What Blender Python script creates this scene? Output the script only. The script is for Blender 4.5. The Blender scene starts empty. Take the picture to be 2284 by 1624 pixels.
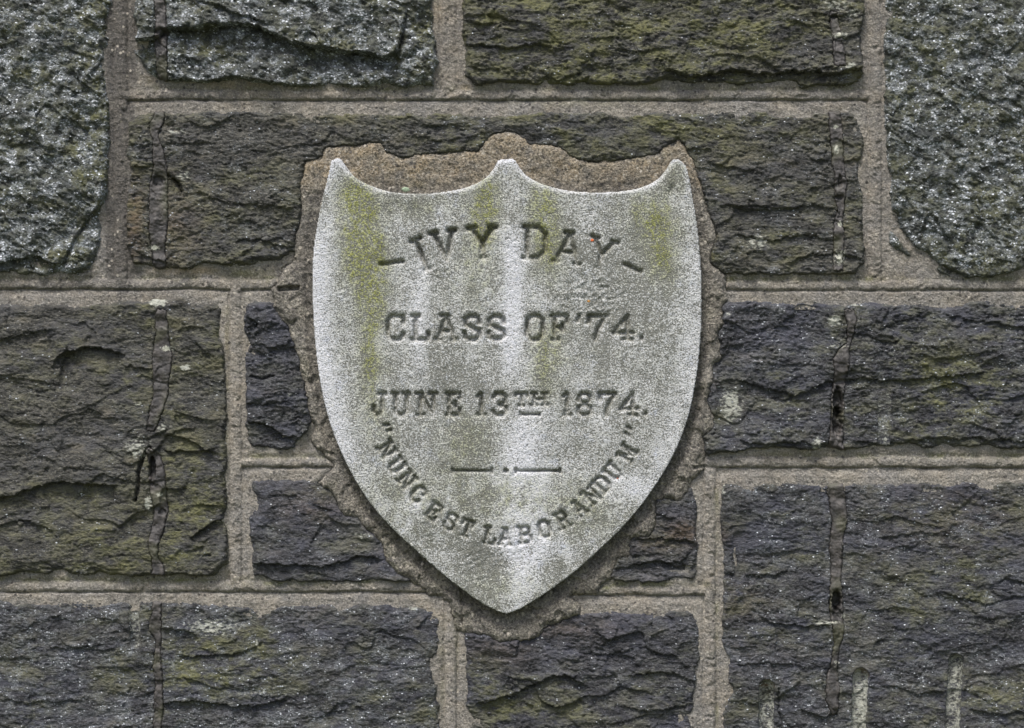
import bpy, math
import numpy as np

# ------------------------------------------------------------------ camera, sky, sun, exposure
# drawing unit "u" = 0.7 mm; u-coordinates: x right, y DOWN, h = height towards the viewer
S = 0.0007
CX, CY, GY = 1142.0, 812.0, 2080.0        # middle of the view, ground level (all in u)
CAM_D = 4300.0                            # camera distance from the mean stone face
HREF = 12.0
sc = bpy.context.scene
cam = bpy.data.cameras.new("camera")
cam_o = bpy.data.objects.new("camera", cam)
sc.collection.objects.link(cam_o)
cam_o.location = (0, -(CAM_D + HREF) * S, (GY - CY) * S)
cam_o.rotation_euler = (math.radians(90), 0, 0)
cam.sensor_width = 36.0
cam.lens = 36.0 * CAM_D / 2284.0
cam.clip_start = 0.05
cam.clip_end = 2000
sc.camera = cam_o
sc.render.resolution_x, sc.render.resolution_y = 1024, 728

SUN_EL, SUN_AZ = math.radians(64), math.radians(-22)   # azimuth measured from the wall's normal, to the left
world = bpy.data.worlds.new("World")
sc.world = world
world.use_nodes = True
wn = world.node_tree
wn.nodes.clear()
sky = wn.nodes.new("ShaderNodeTexSky")
sky.sky_type = 'NISHITA'
sky.sun_disc = False
sky.sun_elevation = SUN_EL
sky.sun_rotation = math.radians(180) + SUN_AZ * -1
sky.dust_density = 4.0
sky.air_density = 1.0
sky.ozone_density = 0.6
bg = wn.nodes.new("ShaderNodeBackground")
bg.inputs[1].default_value = 0.07
wo = wn.nodes.new("ShaderNodeOutputWorld")
wn.links.new(sky.outputs[0], bg.inputs[0])
wn.links.new(bg.outputs[0], wo.inputs[0])
sun = bpy.data.lights.new("sun", 'SUN')
sun.energy = 1.5
sun.angle = math.radians(14)
sun.color = (1.0, 0.985, 0.955)
sun_o = bpy.data.objects.new("sun", sun)
sc.collection.objects.link(sun_o)
from mathutils import Vector
sd = Vector((math.sin(SUN_AZ) * math.cos(SUN_EL), -math.cos(SUN_AZ) * math.cos(SUN_EL), math.sin(SUN_EL)))
sun_o.rotation_euler = sd.to_track_quat('Z', 'Y').to_euler()
sun_o.location = (-2, -4, 5)
sc.view_settings.view_transform = 'Standard'
sc.view_settings.look = 'None'
sc.view_settings.gamma = 1.0
sc.view_settings.exposure = 1.50

# ------------------------------------------------------------------ noise and shape helpers
def _perm(seed):
    r = np.random.RandomState(seed)
    p = r.permutation(256)
    a = r.rand(256) * 2 * np.pi
    return np.concatenate([p, p, p[:2]]), np.cos(a).astype(np.float32), np.sin(a).astype(np.float32)
_pc = {}
def noise(x, y, seed=0):
    if seed not in _pc: _pc[seed] = _perm(seed)
    p, gx, gy = _pc[seed]
    x = np.asarray(x, np.float32); y = np.asarray(y, np.float32)
    xi = np.floor(x); yi = np.floor(y)
    fx = x - xi; fy = y - yi
    X = xi.astype(np.int32) & 255; Y = yi.astype(np.int32) & 255
    u = fx * fx * fx * (fx * (fx * 6 - 15) + 10); v = fy * fy * fy * (fy * (fy * 6 - 15) + 10)
    def g(i, j, dx, dy):
        k = p[(p[X + i] + Y + j) & 511 if False else p[X + i] + Y + j]
        return gx[k] * dx + gy[k] * dy
    a = g(0, 0, fx, fy); b = g(1, 0, fx - 1, fy); c = g(0, 1, fx, fy - 1); d = g(1, 1, fx - 1, fy - 1)
    return 1.5 * ((a + (b - a) * u) + ((c + (d - c) * u) - (a + (b - a) * u)) * v)
def fbm(x, y, seed=0, octv=4, gain=0.5):
    s = 0; a = 1.0; t = 0
    for o in range(octv):
        s = s + a * noise(x * 2 ** o + 17.3 * o, y * 2 ** o - 9.1 * o, seed * 7 + o); t += a; a *= gain
    return s / t
def sstep(a, b, x):
    t = np.clip((x - a) / (b - a), 0, 1)
    return t * t * (3 - 2 * t)
def facets(X, Y, cell, stretch, seed, tilt=.16, rot=0.0):
    """broken planes: every jittered cell is its own tilted facet; neighbours meet in crisp edges"""
    r = np.random.RandomState(seed); N = 64
    jx, jy, ax, ay, az = [r.rand(N, N).astype(np.float32) for _ in range(5)]
    ca, sa = math.cos(rot), math.sin(rot)
    u = (X * ca + Y * sa) / (cell * stretch); v = (-X * sa + Y * ca) / cell
    u = u + .35 * noise(X / cell, Y / cell, seed + 5); v = v + .30 * noise(X / cell * .8 + 9, Y / cell, seed + 6)
    iu = np.floor(u).astype(int); iv = np.floor(v).astype(int)
    best = np.full(X.shape, 1e9, np.float32); h = np.zeros_like(X)
    for di in (-1, 0, 1):
        for dj in (-1, 0, 1):
            a = (iu + di) % N; b = (iv + dj) % N
            du = u - (iu + di + jx[a, b]); dv = v - (iv + dj + jy[a, b])
            d = du * du + dv * dv
            m = d < best; best = np.where(m, d, best)
            h = np.where(m, (ax[a, b] - .5) * 2 * du * tilt * cell * stretch * .5 + (ay[a, b] - .35) * 2 * dv * tilt * cell + (az[a, b] - .5) * cell * .07, h)
    return h
def sdf(poly, X, Y):
    """signed distance to polygon, negative inside"""
    P = np.array(poly, np.float32); Q = np.roll(P, -1, 0)
    d2 = np.full(X.shape, 1e12, np.float32); ins = np.zeros(X.shape, bool)
    for (ax, ay), (bx, by) in zip(P, Q):
        ex, ey = bx - ax, by - ay
        L = ex * ex + ey * ey
        if L < 1e-6: continue
        wx, wy = X - ax, Y - ay
        t = np.clip((wx * ex + wy * ey) / L, 0, 1)
        d2 = np.minimum(d2, (wx - ex * t) ** 2 + (wy - ey * t) ** 2)
        if ay != by:
            c = (ay > Y) != (by > Y)
            ins ^= c & (X < (bx - ax) * (Y - ay) / (by - ay) + ax)
    d = np.sqrt(d2)
    return np.where(ins, -d, d)
def spline(pts, n=6):
    """open Catmull-Rom through pts"""
    P = np.array(pts, float)
    P = np.vstack([2 * P[0] - P[1], P, 2 * P[-1] - P[-2]])
    out = []
    for i in range(1, len(P) - 2):
        p0, p1, p2, p3 = P[i - 1:i + 3]
        for k in range(n):
            t = k / n
            out.append(0.5 * (2 * p1 + (p2 - p0) * t + (2 * p0 - 5 * p1 + 4 * p2 - p3) * t * t + (3 * p1 - p0 - 3 * p2 + p3) * t ** 3))
    out.append(P[-2])
    return [tuple(p) for p in out]

def wx(x): return (x - CX) * S
def wz(y): return (GY - y) * S

col = sc.collection
def link(o, parent=None):
    col.objects.link(o)
    if parent is not None: o.parent = parent
    return o
def empty(name, x, y, h, label, cat, parent=None):
    o = bpy.data.objects.new(name, None)
    o.empty_display_size = 0.05
    o.location = (wx(x), -h * S, wz(y))
    o['label'] = label; o['category'] = cat
    return link(o, parent)

def field_mesh(name, X, Y, H, quads, mat, parent=None, masks=None, normals=None):
    """X,Y,H: 2-D vertex arrays (u). quads: bool array (ny-1,nx-1) of faces to keep."""
    ny, nx = X.shape
    j, i = np.nonzero(quads)
    if len(j) == 0: return None
    a = j * nx + i
    F = np.stack([a, a + nx, a + nx + 1, a + 1], 1)       # y is down: this winding faces the viewer
    used, inv = np.unique(F.ravel(), return_inverse=True)
    F = inv.reshape(-1, 4)
    vx = X.ravel()[used]; vy = Y.ravel()[used]; vh = H.ravel()[used]
    cx = float((vx.min() + vx.max()) / 2); cy = float((vy.min() + vy.max()) / 2)
    co = np.empty((len(used), 3), np.float32)
    co[:, 0] = (vx - cx) * S; co[:, 1] = -vh * S; co[:, 2] = -(vy - cy) * S
    me = bpy.data.meshes.new(name)
    me.vertices.add(len(used)); me.vertices.foreach_set('co', co.ravel())
    me.loops.add(F.size); me.loops.foreach_set('vertex_index', F.ravel().astype(np.int32))
    me.polygons.add(len(F))
    me.polygons.foreach_set('loop_start', np.arange(0, F.size, 4, dtype=np.int32))
    me.update(calc_edges=True)
    me.polygons.foreach_set('use_smooth', np.ones(len(F), bool))
    if masks is not None:
        at = me.attributes.new('masks', 'FLOAT_COLOR', 'POINT')
        m = np.zeros((len(used), 4), np.float32)
        for k, q in enumerate(masks): m[:, k] = np.clip(np.broadcast_to(q, X.shape).ravel()[used], 0, 1)
        at.data.foreach_set('color', m.ravel())
    if normals is not None:
        n = np.stack([q.ravel()[used] for q in normals], 1)
        me.normals_split_custom_set_from_vertices([tuple(v) for v in n.tolist()])
    me.materials.append(mat)
    o = bpy.data.objects.new(name, me)
    loc = Vector((wx(cx), 0, wz(cy)))
    o.location = loc - (parent.location if parent is not None else Vector((0, 0, 0)))
    return link(o, parent)

def field_normals(X, Y, H):
    hy, hx = np.gradient(H)
    xx = np.gradient(X, axis=1); yy = np.gradient(Y, axis=0)
    dx = hx / np.maximum(xx, 1e-3); dy = hy / np.maximum(yy, 1e-3)
    L = np.sqrt(dx * dx + dy * dy + 1)
    return (-dx / L, -1 / L, dy / L)

# ------------------------------------------------------------------ materials
class NT:
    def __init__(s, name):
        s.mat = bpy.data.materials.new(name); s.mat.use_nodes = True
        s.t = s.mat.node_tree; s.t.nodes.clear()
        s.out = s.n('ShaderNodeOutputMaterial'); s.b = s.n('ShaderNodeBsdfPrincipled')
        s.l(s.b.outputs[0], s.out.inputs[0])
        g = s.n('ShaderNodeNewGeometry')
        v = s.n('ShaderNodeVectorMath', operation='SCALE'); v.inputs['Scale'].default_value = 1 / S
        s.l(g.outputs['Position'], v.inputs[0]); s.pos = v.outputs[0]      # world position in u
        a = s.n('ShaderNodeAttribute'); a.attribute_name = 'masks'
        sp = s.n('ShaderNodeSeparateColor'); s.l(a.outputs['Color'], sp.inputs[0])
        s.R, s.G, s.B = sp.outputs; s.A = a.outputs['Alpha']
    def n(s, t, **k):
        o = s.t.nodes.new(t)
        for a, b in k.items(): setattr(o, a, b)
        return o
    def l(s, a, b): s.t.links.new(a, b)
    def mapv(s, scale, rot=0.0, off=(0, 0, 0)):
        m = s.n('ShaderNodeMapping'); s.l(s.pos, m.inputs[0])
        m.inputs['Scale'].default_value = scale; m.inputs['Rotation'].default_value = (0, rot, 0); m.inputs['Location'].default_value = off
        return m.outputs[0]
    def noise(s, size, vec=None, det=4, rough=.6, stretch=1.0, rot=0, off=0, lac=2.0):
        t = s.n('ShaderNodeTexNoise')
        if vec is None: vec = s.mapv((1 / size / stretch, 1 / size, 1 / size), rot, (off, off * 1.7, off * .3))
        s.l(vec, t.inputs['Vector']); t.inputs['Scale'].default_value = 1
        t.inputs['Detail'].default_value = det; t.inputs['Roughness'].default_value = rough
        return t.outputs[0]
    def vor(s, size, stretch=1.0, rot=0, feature='F1', off=0):
        t = s.n('ShaderNodeTexVoronoi', feature=feature)
        s.l(s.mapv((1 / size / stretch, 1 / size, 1 / size), rot, (off, off, off)), t.inputs['Vector']); t.inputs['Scale'].default_value = 1
        return t
    def m(s, op, a, b=0.0, c=None, clamp=False):
        o = s.n('ShaderNodeMath', operation=op); o.use_clamp = clamp
        for k, q in enumerate((a, b) if c is None else (a, b, c)):
            if isinstance(q, (int, float)): o.inputs[k].default_value = q
            else: s.l(q, o.inputs[k])
        return o.outputs[0]
    def ss(s, v, a, b, lo=0.0, hi=1.0):
        o = s.n('ShaderNodeMapRange', interpolation_type='SMOOTHSTEP')
        for nme, q in (('From Min', a), ('From Max', b), ('To Min', lo), ('To Max', hi)):
            if isinstance(q, (int, float)): o.inputs[nme].default_value = q
            else: s.l(q, o.inputs[nme])
        s.l(v, o.inputs['Value']); return o.outputs[0]
    def mix(s, f, a, b, mode='MIX'):
        o = s.n('ShaderNodeMix', data_type='RGBA', blend_type=mode)
        for k, q in ((0, f), (6, a), (7, b)):
            if isinstance(q, (int, float)): o.inputs[k].default_value = q
            elif isinstance(q, tuple): o.inputs[k].default_value = (*q, 1)
            else: s.l(q, o.inputs[k])
        return o.outputs[2]
    def bump(s, h, dist, strength=1.0, nrm=None):
        o = s.n('ShaderNodeBump'); o.inputs['Strength'].default_value = strength
        o.inputs['Distance'].default_value = dist * S; s.l(h, o.inputs['Height'])
        if nrm is not None: s.l(nrm, o.inputs['Normal'])
        return o.outputs[0]

def stone_material(name, dark, light, stretch, rot, mica_lo, mica_size, bumpd, moss=(.098, .098, .030)):
    """masks: R moss film, G pale lichen / bruised stone / painted light on upper edges, B mica patches, A brown iron stain"""
    t = NT(name)
    f1 = t.noise(16, stretch=stretch, rot=rot, det=6, rough=.7)
    f2 = t.noise(5.0, stretch=stretch * .8, rot=rot, det=3, rough=.7, off=5)
    f3 = t.noise(60, stretch=1.6, rot=rot, det=4, off=11)
    f5 = t.noise(3.0, stretch=1.6, rot=rot, det=2, rough=.8, off=31)
    c = t.mix(t.ss(f1, .38, .64), dark, light)
    c = t.mix(t.ss(f2, .50, .72, 0, .7), c, tuple(q * 2.0 for q in light))
    c = t.mix(t.ss(f2, .47, .32, 0, .8), c, tuple(q * .35 for q in dark))
    c = t.mix(t.ss(f5, .56, .74, 0, .75), c, (light[0] * 3.2, light[1] * 3.0, light[2] * 2.7))
    c = t.mix(t.ss(f5, .45, .28, 0, .7), c, tuple(q * .4 for q in dark))
    c = t.mix(t.ss(f3, .45, .62, 0, .55), c, (light[0] * .74, light[1] * .77, light[2] * .98))
    f6 = t.noise(38, stretch=2.2, rot=rot, det=5, rough=.6, off=41)
    c = t.mix(t.ss(f6, .54, .70, 0, .55), c, tuple(q * k for q, k in zip(light, (1.9, 1.75, 1.5))))
    c = t.mix(t.ss(f6, .46, .30, 0, .6), c, tuple(q * .5 for q in dark))
    # iron stain
    c = t.mix(t.m('MULTIPLY', t.A, t.ss(f1, .35, .6), clamp=True), c, (.13, .085, .05))
    # moss film
    mf = t.m('MULTIPLY', t.R, t.ss(t.m('ADD', t.m('MULTIPLY', f1, .5), t.m('MULTIPLY', f6, .5)), .42, .60), clamp=True)
    mc = t.mix(t.ss(f2, .3, .7), tuple(q * .55 for q in moss), tuple(q * 1.4 for q in moss))
    c = t.mix(t.m('MULTIPLY', mf, .85), c, mc)
    # pale lichen / bruises / painted light on upper edges
    lf = t.ss(t.m('ADD', t.G, t.m('MULTIPLY', t.m('SUBTRACT', f2, .5), 1.3)), .35, .75)
    c = t.mix(t.m('MULTIPLY', lf, .9), c, t.mix(f1, (.26, .27, .22), (.50, .50, .44)))
    # silvery mica patches, their sheen painted into the colour
    mp = t.m('MULTIPLY', t.m('POWER', t.B, 1.5), t.ss(t.noise(30, det=6, rough=.75, off=21), .45, .60), clamp=True)
    c = t.mix(t.m('MULTIPLY', mp, t.ss(f5, .36, .58, .1, .75)), c, t.mix(f2, (.12, .13, .13), (.50, .54, .58)))
    # mica / quartz flakes: tilted glossy voronoi cells, sky glint painted into their colour
    v = t.vor(mica_size, stretch=1.5, rot=rot, off=3)
    sv = t.n('ShaderNodeSeparateColor'); t.l(v.outputs['Color'], sv.inputs[0])
    thr = t.m('SUBTRACT', mica_lo, t.m('MULTIPLY', t.m('POWER', t.B, 1.35), t.ss(t.noise(30, det=6, rough=.75, off=21), .46, .60, .01, .55)))
    fl = t.ss(sv.outputs[0], thr, t.m('ADD', thr, .04))
    fl = t.m('MULTIPLY', fl, t.ss(v.outputs['Distance'], .62, .38))
    c = t.mix(t.m('MULTIPLY', fl, .9), c, t.mix(t.m('POWER', sv.outputs[1], 1.0 if mica_lo < .96 else 2.2), (.18, .19, .20), (.88, .92, .98)))
    t.l(c, t.b.inputs['Base Color'])
    t.l(t.m('SUBTRACT', .72, t.m('MULTIPLY', fl, .42)), t.b.inputs['Roughness'])
    h = t.m('ADD', t.m('MULTIPLY', f1, 1.0), t.m('MULTIPLY', f2, .55))
    nb = t.bump(h, bumpd)
    nb2 = t.bump(t.m('MULTIPLY', sv.outputs[2], fl), 3.0, nrm=nb)
    t.l(nb2, t.b.inputs['Normal'])
    return t.mat

M_schist = stone_material('schist_dark', (.019, .019, .017), (.074, .071, .061), 2.3, .04, .978, 3.1, 9)
M_slate = stone_material('schist_blue', (.014, .014, .017), (.062, .063, .072), 2.2, .05, .976, 3.1, 9)
M_mica = stone_material('schist_mica', (.020, .022, .019), (.070, .076, .064), 1.4, -.6, .95, 4.0, 9)
MATS = {'s': M_schist, 'b': M_slate, 'm': M_mica}

def mortar_material(name, base, coarse, grain):
    """masks: R green algae, G pale patches, B dark grey film and painted shade beside the shield, A ochre"""
    t = NT(name)
    f1 = t.noise(30, det=5, off=2); f2 = t.noise(grain, det=3, rough=.75, off=7); f3 = t.noise(110, det=3, off=13)
    c = t.mix(t.ss(f1, .3, .7), tuple(q * .74 for q in base), tuple(q * 1.18 for q in base))
    c = t.mix(t.ss(f3, .4, .65, 0, .5), c, (base[0] * .9, base[1] * .95, base[2] * 1.08))
    c = t.mix(t.m('MULTIPLY', t.A, t.ss(f1, .3, .6), clamp=True), c, (.36, .275, .165))
    c = t.mix(t.m('MULTIPLY', t.R, t.ss(f1, .34, .62), clamp=True), c, (.13, .135, .045))
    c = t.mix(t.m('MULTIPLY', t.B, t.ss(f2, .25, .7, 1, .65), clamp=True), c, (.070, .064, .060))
    c = t.mix(t.m('MULTIPLY', t.G, t.ss(f1, .4, .6), clamp=True), c, (.42, .39, .33))
    c = t.mix(t.ss(f2, .475, .38, 0, coarse), c, tuple(q * .25 for q in base))
    c = t.mix(t.m('MULTIPLY', t.ss(f2, .53, .64, 0, coarse), t.m('SUBTRACT', 1.0, t.m('MULTIPLY', t.B, .75))), c, tuple(q * 2.1 for q in base))
    v = t.vor(grain * 1.6, off=9); sv = t.n('ShaderNodeSeparateColor'); t.l(v.outputs['Color'], sv.inputs[0])
    fl = t.m('MULTIPLY', t.ss(sv.outputs[0], .90, .93), t.ss(v.outputs['Distance'], .55, .4))
    c = t.mix(t.m('MULTIPLY', fl, .75), c, t.mix(t.ss(sv.outputs[1], .4, .6), (.05, .045, .045), (.55, .50, .42)))
    t.l(c, t.b.inputs['Base Color']); t.b.inputs['Roughness'].default_value = .93
    h = t.m('ADD', f2, t.m('MULTIPLY', f1, .8))
    t.l(t.bump(h, 8.0 * (.6 + coarse)), t.b.inputs['Normal'])
    return t.mat
M_joint = mortar_material('mortar_pointing', (.275, .254, .222), .48, 4.2)
M_surround = mortar_material('mortar_gritty', (.245, .223, .186), .85, 5.0)

def plaque_material():
    """masks: R green algae, G clean pale streak and sky light painted on scallop edges, B black grime, A incised grime"""
    t = NT('weathered_marble')
    f1 = t.noise(22, det=5, rough=.65, off=3); f2 = t.noise(3.4, det=2, rough=.8, off=1); f3 = t.noise(70, det=4, off=8)
    f4 = t.noise(9, det=4, rough=.75, off=15)
    c = t.mix(t.ss(f3, .35, .65), (.47, .475, .485), (.58, .585, .605))
    c = t.mix(t.ss(f1, .5, .72, 0, .45), c, (.56, .58, .66))
    c = t.mix(t.m('MULTIPLY', t.G, .75), c, (.72, .725, .80))
    ch = t.noise(34, det=6, rough=.7, off=51)
    c = t.mix(t.ss(ch, .60, .625, 0, .55), c, (.50, .525, .63))
    c = t.mix(t.ss(ch, .37, .34, 0, .5), c, (.60, .60, .58))
    # green algae grown into the grain
    ga = t.m('MULTIPLY', t.R, t.ss(t.m('ADD', t.m('MULTIPLY', f4, .6), t.m('MULTIPLY', f2, .4)), .40, .57, .25, 1.0), clamp=True)
    c = t.mix(ga, c, t.mix(t.ss(f2, .38, .62), (.085, .095, .014), (.30, .31, .085)))
    # speckled black grime: more grains where the mask is high
    thr = t.m('SUBTRACT', .435, t.m('MULTIPLY', t.B, -.16))
    sp = t.ss(t.m('ADD', t.m('MULTIPLY', f2, .72), t.m('MULTIPLY', f4, .28)), t.m('ADD', thr, .03), t.m('SUBTRACT', thr, .04))
    c = t.mix(t.m('MULTIPLY', sp, .84), c, t.mix(f1, (.07, .072, .05), (.14, .138, .11)))
    c = t.mix(t.m('MULTIPLY', t.A, t.ss(f4, .3, .6, .45, 1), clamp=True), c, (.105, .098, .058))
    c = t.mix(t.ss(f2, .60, .78, 0, .6), c, (.78, .78, .78))
    t.l(c, t.b.inputs['Base Color']); t.b.inputs['Roughness'].default_value = .86
    t.l(t.bump(t.m('ADD', f2, t.m('MULTIPLY', f4, 1.4)), 3.4), t.b.inputs['Normal'])
    return t.mat
M_plaque = plaque_material()

def strip_material():
    t = NT('old_sealant')
    f1 = t.noise(28, det=5, stretch=.5, off=4); f2 = t.noise(6, det=4, rough=.7)
    c = t.mix(t.ss(f1, .34, .66), (.028, .026, .025), (.070, .062, .057))
    c = t.mix(t.ss(f2, .46, .70, 0, .35), c, (.10, .09, .082))
    f3 = t.noise(45, det=2, off=14)
    c = t.mix(t.ss(f3, .55, .42, 0, .6), c, (.018, .016, .016))
    c = t.mix(t.R, c, (.075, .075, .042))
    lf = t.ss(t.m('ADD', t.G, t.m('MULTIPLY', t.m('SUBTRACT', f2, .5), 1.3)), .35, .7)
    c = t.mix(lf, c, (.40, .40, .33))
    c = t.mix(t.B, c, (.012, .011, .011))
    t.l(c, t.b.inputs['Base Color']); t.b.inputs['Roughness'].default_value = .62
    t.l(t.bump(t.m('ADD', f1, t.m('MULTIPLY', f2, .4)), 2.5), t.b.inputs['Normal'])
    return t.mat
M_strip = strip_material()

# ------------------------------------------------------------------ layout (u)
STONES = {
 'A': dict(p=[(-230,-330),(120,-336),(250,-330),(252,-40),(248,76),(234,140),(247,250),(246,430),(232,480),(229,575),(205,600),(172,620),(105,621),(40,611),(-60,618),(-230,616)], k='m', base=15, seed=3, moss=.50, mica=.95, rel=1.2),
 'B': dict(p=[(294,-195),(600,-198),(968,-195),(966,0),(974,84),(979,139),(968,194),(903,200),(793,197),(609,194),(560,184),(529,178),(470,189),(370,184),(345,178),(312,150),(292,110),(304,72),(294,30)], k='m', base=20, seed=5, moss=.40, mica=.95, rel=1.25),
 'C': dict(tilt=.10, per=1.25, fc=.9, p=[(1025,-180),(1400,-184),(1930,-180),(1932,0),(1928,165),(1905,194),(1781,198),(1772,188),(1659,192),(1546,187),(1382,194),(1302,190),(1226,194),(1147,188),(1058,194),(1029,172),(1020,126),(1027,60)], k='s', base=18, seed=8, moss=.95, mica=.10, rel=1.25),
 'D': dict(p=[(1970,-330),(2250,-336),(2560,-330),(2560,612),(2400,606),(2290,606),(2205,627),(2146,621),(2087,590),(2037,556),(1992,498),(1980,420),(1972,273),(1967,122),(1972,0)], k='m', base=15, seed=13, moss=.45, mica=.92, rel=1.0,
           extra=[[(1976,490),(1981,542),(2003,566),(2022,584),(2052,608),(2058,598),(2060,570),(2010,530)],[(2077,592),(2095,614),(2125,624),(2130,605),(2095,585)]]),
 'E': dict(tilt=-.03, per=.95, fol=1.0, fc=.6, p=[(279,270),(296,239),(525,231),(756,243),(924,237),(1084,245),(1155,241),(1302,235),(1491,238),(1575,243),(1680,230),(1709,235),(1726,246),(1802,251),(1810,238),(1922,235),(1931,294),(1930,450),(1935,588),(1911,613),(1764,617),(1634,617),(1500,600),(700,600),(650,575),(622,592),(542,606),(500,596),(454,592),(420,605),(370,607),(336,603),(294,590),(279,546),(277,400)], k='s', base=13, seed=21, moss=.50, mica=.18, rel=1.0),
 'F': dict(tilt=.02, fol=.62, per=1.0, fc=1.0, p=[(-240,664),(0,669),(63,668),(200,664),(315,660),(420,654),(484,662),(504,690),(505,807),(510,933),(510,1164),(512,1262),(490,1289),(330,1290),(121,1285),(0,1288),(-240,1288)], k='s', base=15, seed=34, moss=.42, mica=.04, rel=1.0),
 'G': dict(fol=1.0, per=1.4, fc=1.5, p=[(538,664),(600,658),(690,660),(715,700),(715,900),(690,965),(655,1004),(600,1006),(559,1002),(546,980),(540,760)], k='b', base=14, seed=41, moss=.25, mica=.10, rel=1.3),
 'H': dict(tilt=.0, fol=.6, fc=.8, p=[(550,1062),(630,1055),(720,1056),(950,1060),(985,1200),(960,1300),(835,1303),(700,1303),(608,1301),(562,1290),(552,1240)], k='b', base=13, seed=55, moss=.12, mica=.12, rel=.9),
 'I': dict(tilt=.06, fol=.75, per=.8, fc=.7, p=[(-250,1330),(0,1326),(104,1337),(156,1328),(330,1331),(462,1333),(590,1346),(694,1337),(888,1337),(962,1341),(985,1370),(983,1440),(969,1510),(981,1544),(986,1624),(984,1760),(-250,1764)], k='b', base=12, seed=61, moss=.35, mica=.42, rel=.9),
 'J': dict(tilt=-.14, fol=.8, per=1.2, fc=1.2, p=[(1030,1375),(1318,1352),(1507,1350),(1557,1354),(1567,1388),(1566,1457),(1556,1527),(1544,1624),(1548,1764),(1040,1764),(1040,1624),(1031,1544),(1035,1457)], k='b', base=12, seed=72, moss=.30, mica=.12, rel=1.1),
 'K': dict(tilt=-.02, fol=.8, per=.8, fc=.7, p=[(1604,1072),(1650,1064),(1900,1066),(2284,1061),(2540,1064),(2540,1764),(1620,1764),(1608,1596),(1629,1530),(1616,1509),(1606,1422),(1610,1249),(1603,1185)], k='b', base=12, seed=83, moss=.28, mica=.30, rel=.9),
 'L': dict(tilt=.04, per=1.1, fol=.95, fc=1.0, p=[(1560,662),(1627,660),(1827,657),(2284,658),(2540,660),(2540,1004),(2284,1006),(2205,1004),(1995,1001),(1930,1004),(1840,1010),(1740,1004),(1680,1007),(1579,1022),(1550,1000),(1545,800)], k='b', base=14, seed=91, moss=.42, mica=.20, rel=1.15),
 'M': dict(tilt=-.1, fol=.8, fc=1.2, p=[(1300,1068),(1552,1070),(1561,1090),(1562,1290),(1550,1305),(1440,1305),(1330,1300),(1250,1290),(1260,1120)], k='b', base=12, seed=103, moss=.12, mica=.08, rel=1.1),
 # beyond the frame
 'N1': dict(p=[(-520,-330),(-270,-330),(-268,300),(-270,612),(-520,612)], k='s', base=12, seed=111, moss=.4, mica=.2, rel=1),
 'N2': dict(p=[(-520,664),(-290,664),(-290,1284),(-520,1284)], k='b', base=12, seed=113, moss=.3, mica=.2, rel=1),
 'N3': dict(p=[(-520,1330),(-295,1330),(-295,1760),(-520,1760)], k='s', base=12, seed=115, moss=.3, mica=.2, rel=1),
 'N4': dict(p=[(-520,1806),(60,1806),(62,2070),(-520,2070)], k='s', base=12, seed=117, moss=.5, mica=.1, rel=1),
 'N5': dict(p=[(105,1806),(820,1806),(822,2070),(105,2070)], k='b', base=12, seed=119, moss=.4, mica=.1, rel=1),
 'N6': dict(p=[(865,1806),(1300,1806),(1300,2070),(865,2070)], k='s', base=12, seed=121, moss=.4, mica=.2, rel=1),
 'N7': dict(p=[(1345,1806),(2050,1806),(2050,2070),(1345,2070)], k='b', base=12, seed=123, moss=.4, mica=.1, rel=1),
 'N8': dict(p=[(2095,1806),(2800,1806),(2800,2070),(2095,2070)], k='s', base=12, seed=125, moss=.5, mica=.2, rel=1),
 'N9': dict(p=[(2600,-330),(2800,-330),(2800,612),(2602,612)], k='s', base=12, seed=127, moss=.4, mica=.1, rel=1),
 'O1': dict(p=[(2585,664),(2800,664),(2800,1008),(2583,1008)], k='s', base=12, seed=129, moss=.4, mica=.2, rel=1),
 'O2': dict(p=[(2585,1064),(2800,1064),(2800,1762),(2583,1762)], k='b', base=12, seed=131, moss=.4, mica=.2, rel=1),
 'O3': dict(p=[(-520,-520),(420,-520),(422,-376),(-520,-376)], k='b', base=12, seed=133, moss=.4, mica=.1, rel=1),
 'O4': dict(p=[(470,-520),(1500,-520),(1502,-240),(470,-240)], k='s', base=12, seed=135, moss=.6, mica=.1, rel=1),
 'O5': dict(p=[(1545,-520),(1930,-520),(1930,-226),(1545,-226)], k='b', base=12, seed=137, moss=.4, mica=.1, rel=1),
 'O6': dict(p=[(1975,-520),(2800,-520),(2800,-378),(1975,-378)], k='s', base=12, seed=139, moss=.4, mica=.1, rel=1),
 'O7': dict(p=[(294,-330),(424,-330),(424,-240),(294,-240)], k='s', base=12, seed=141, moss=.4, mica=.1, rel=1),
}
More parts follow.
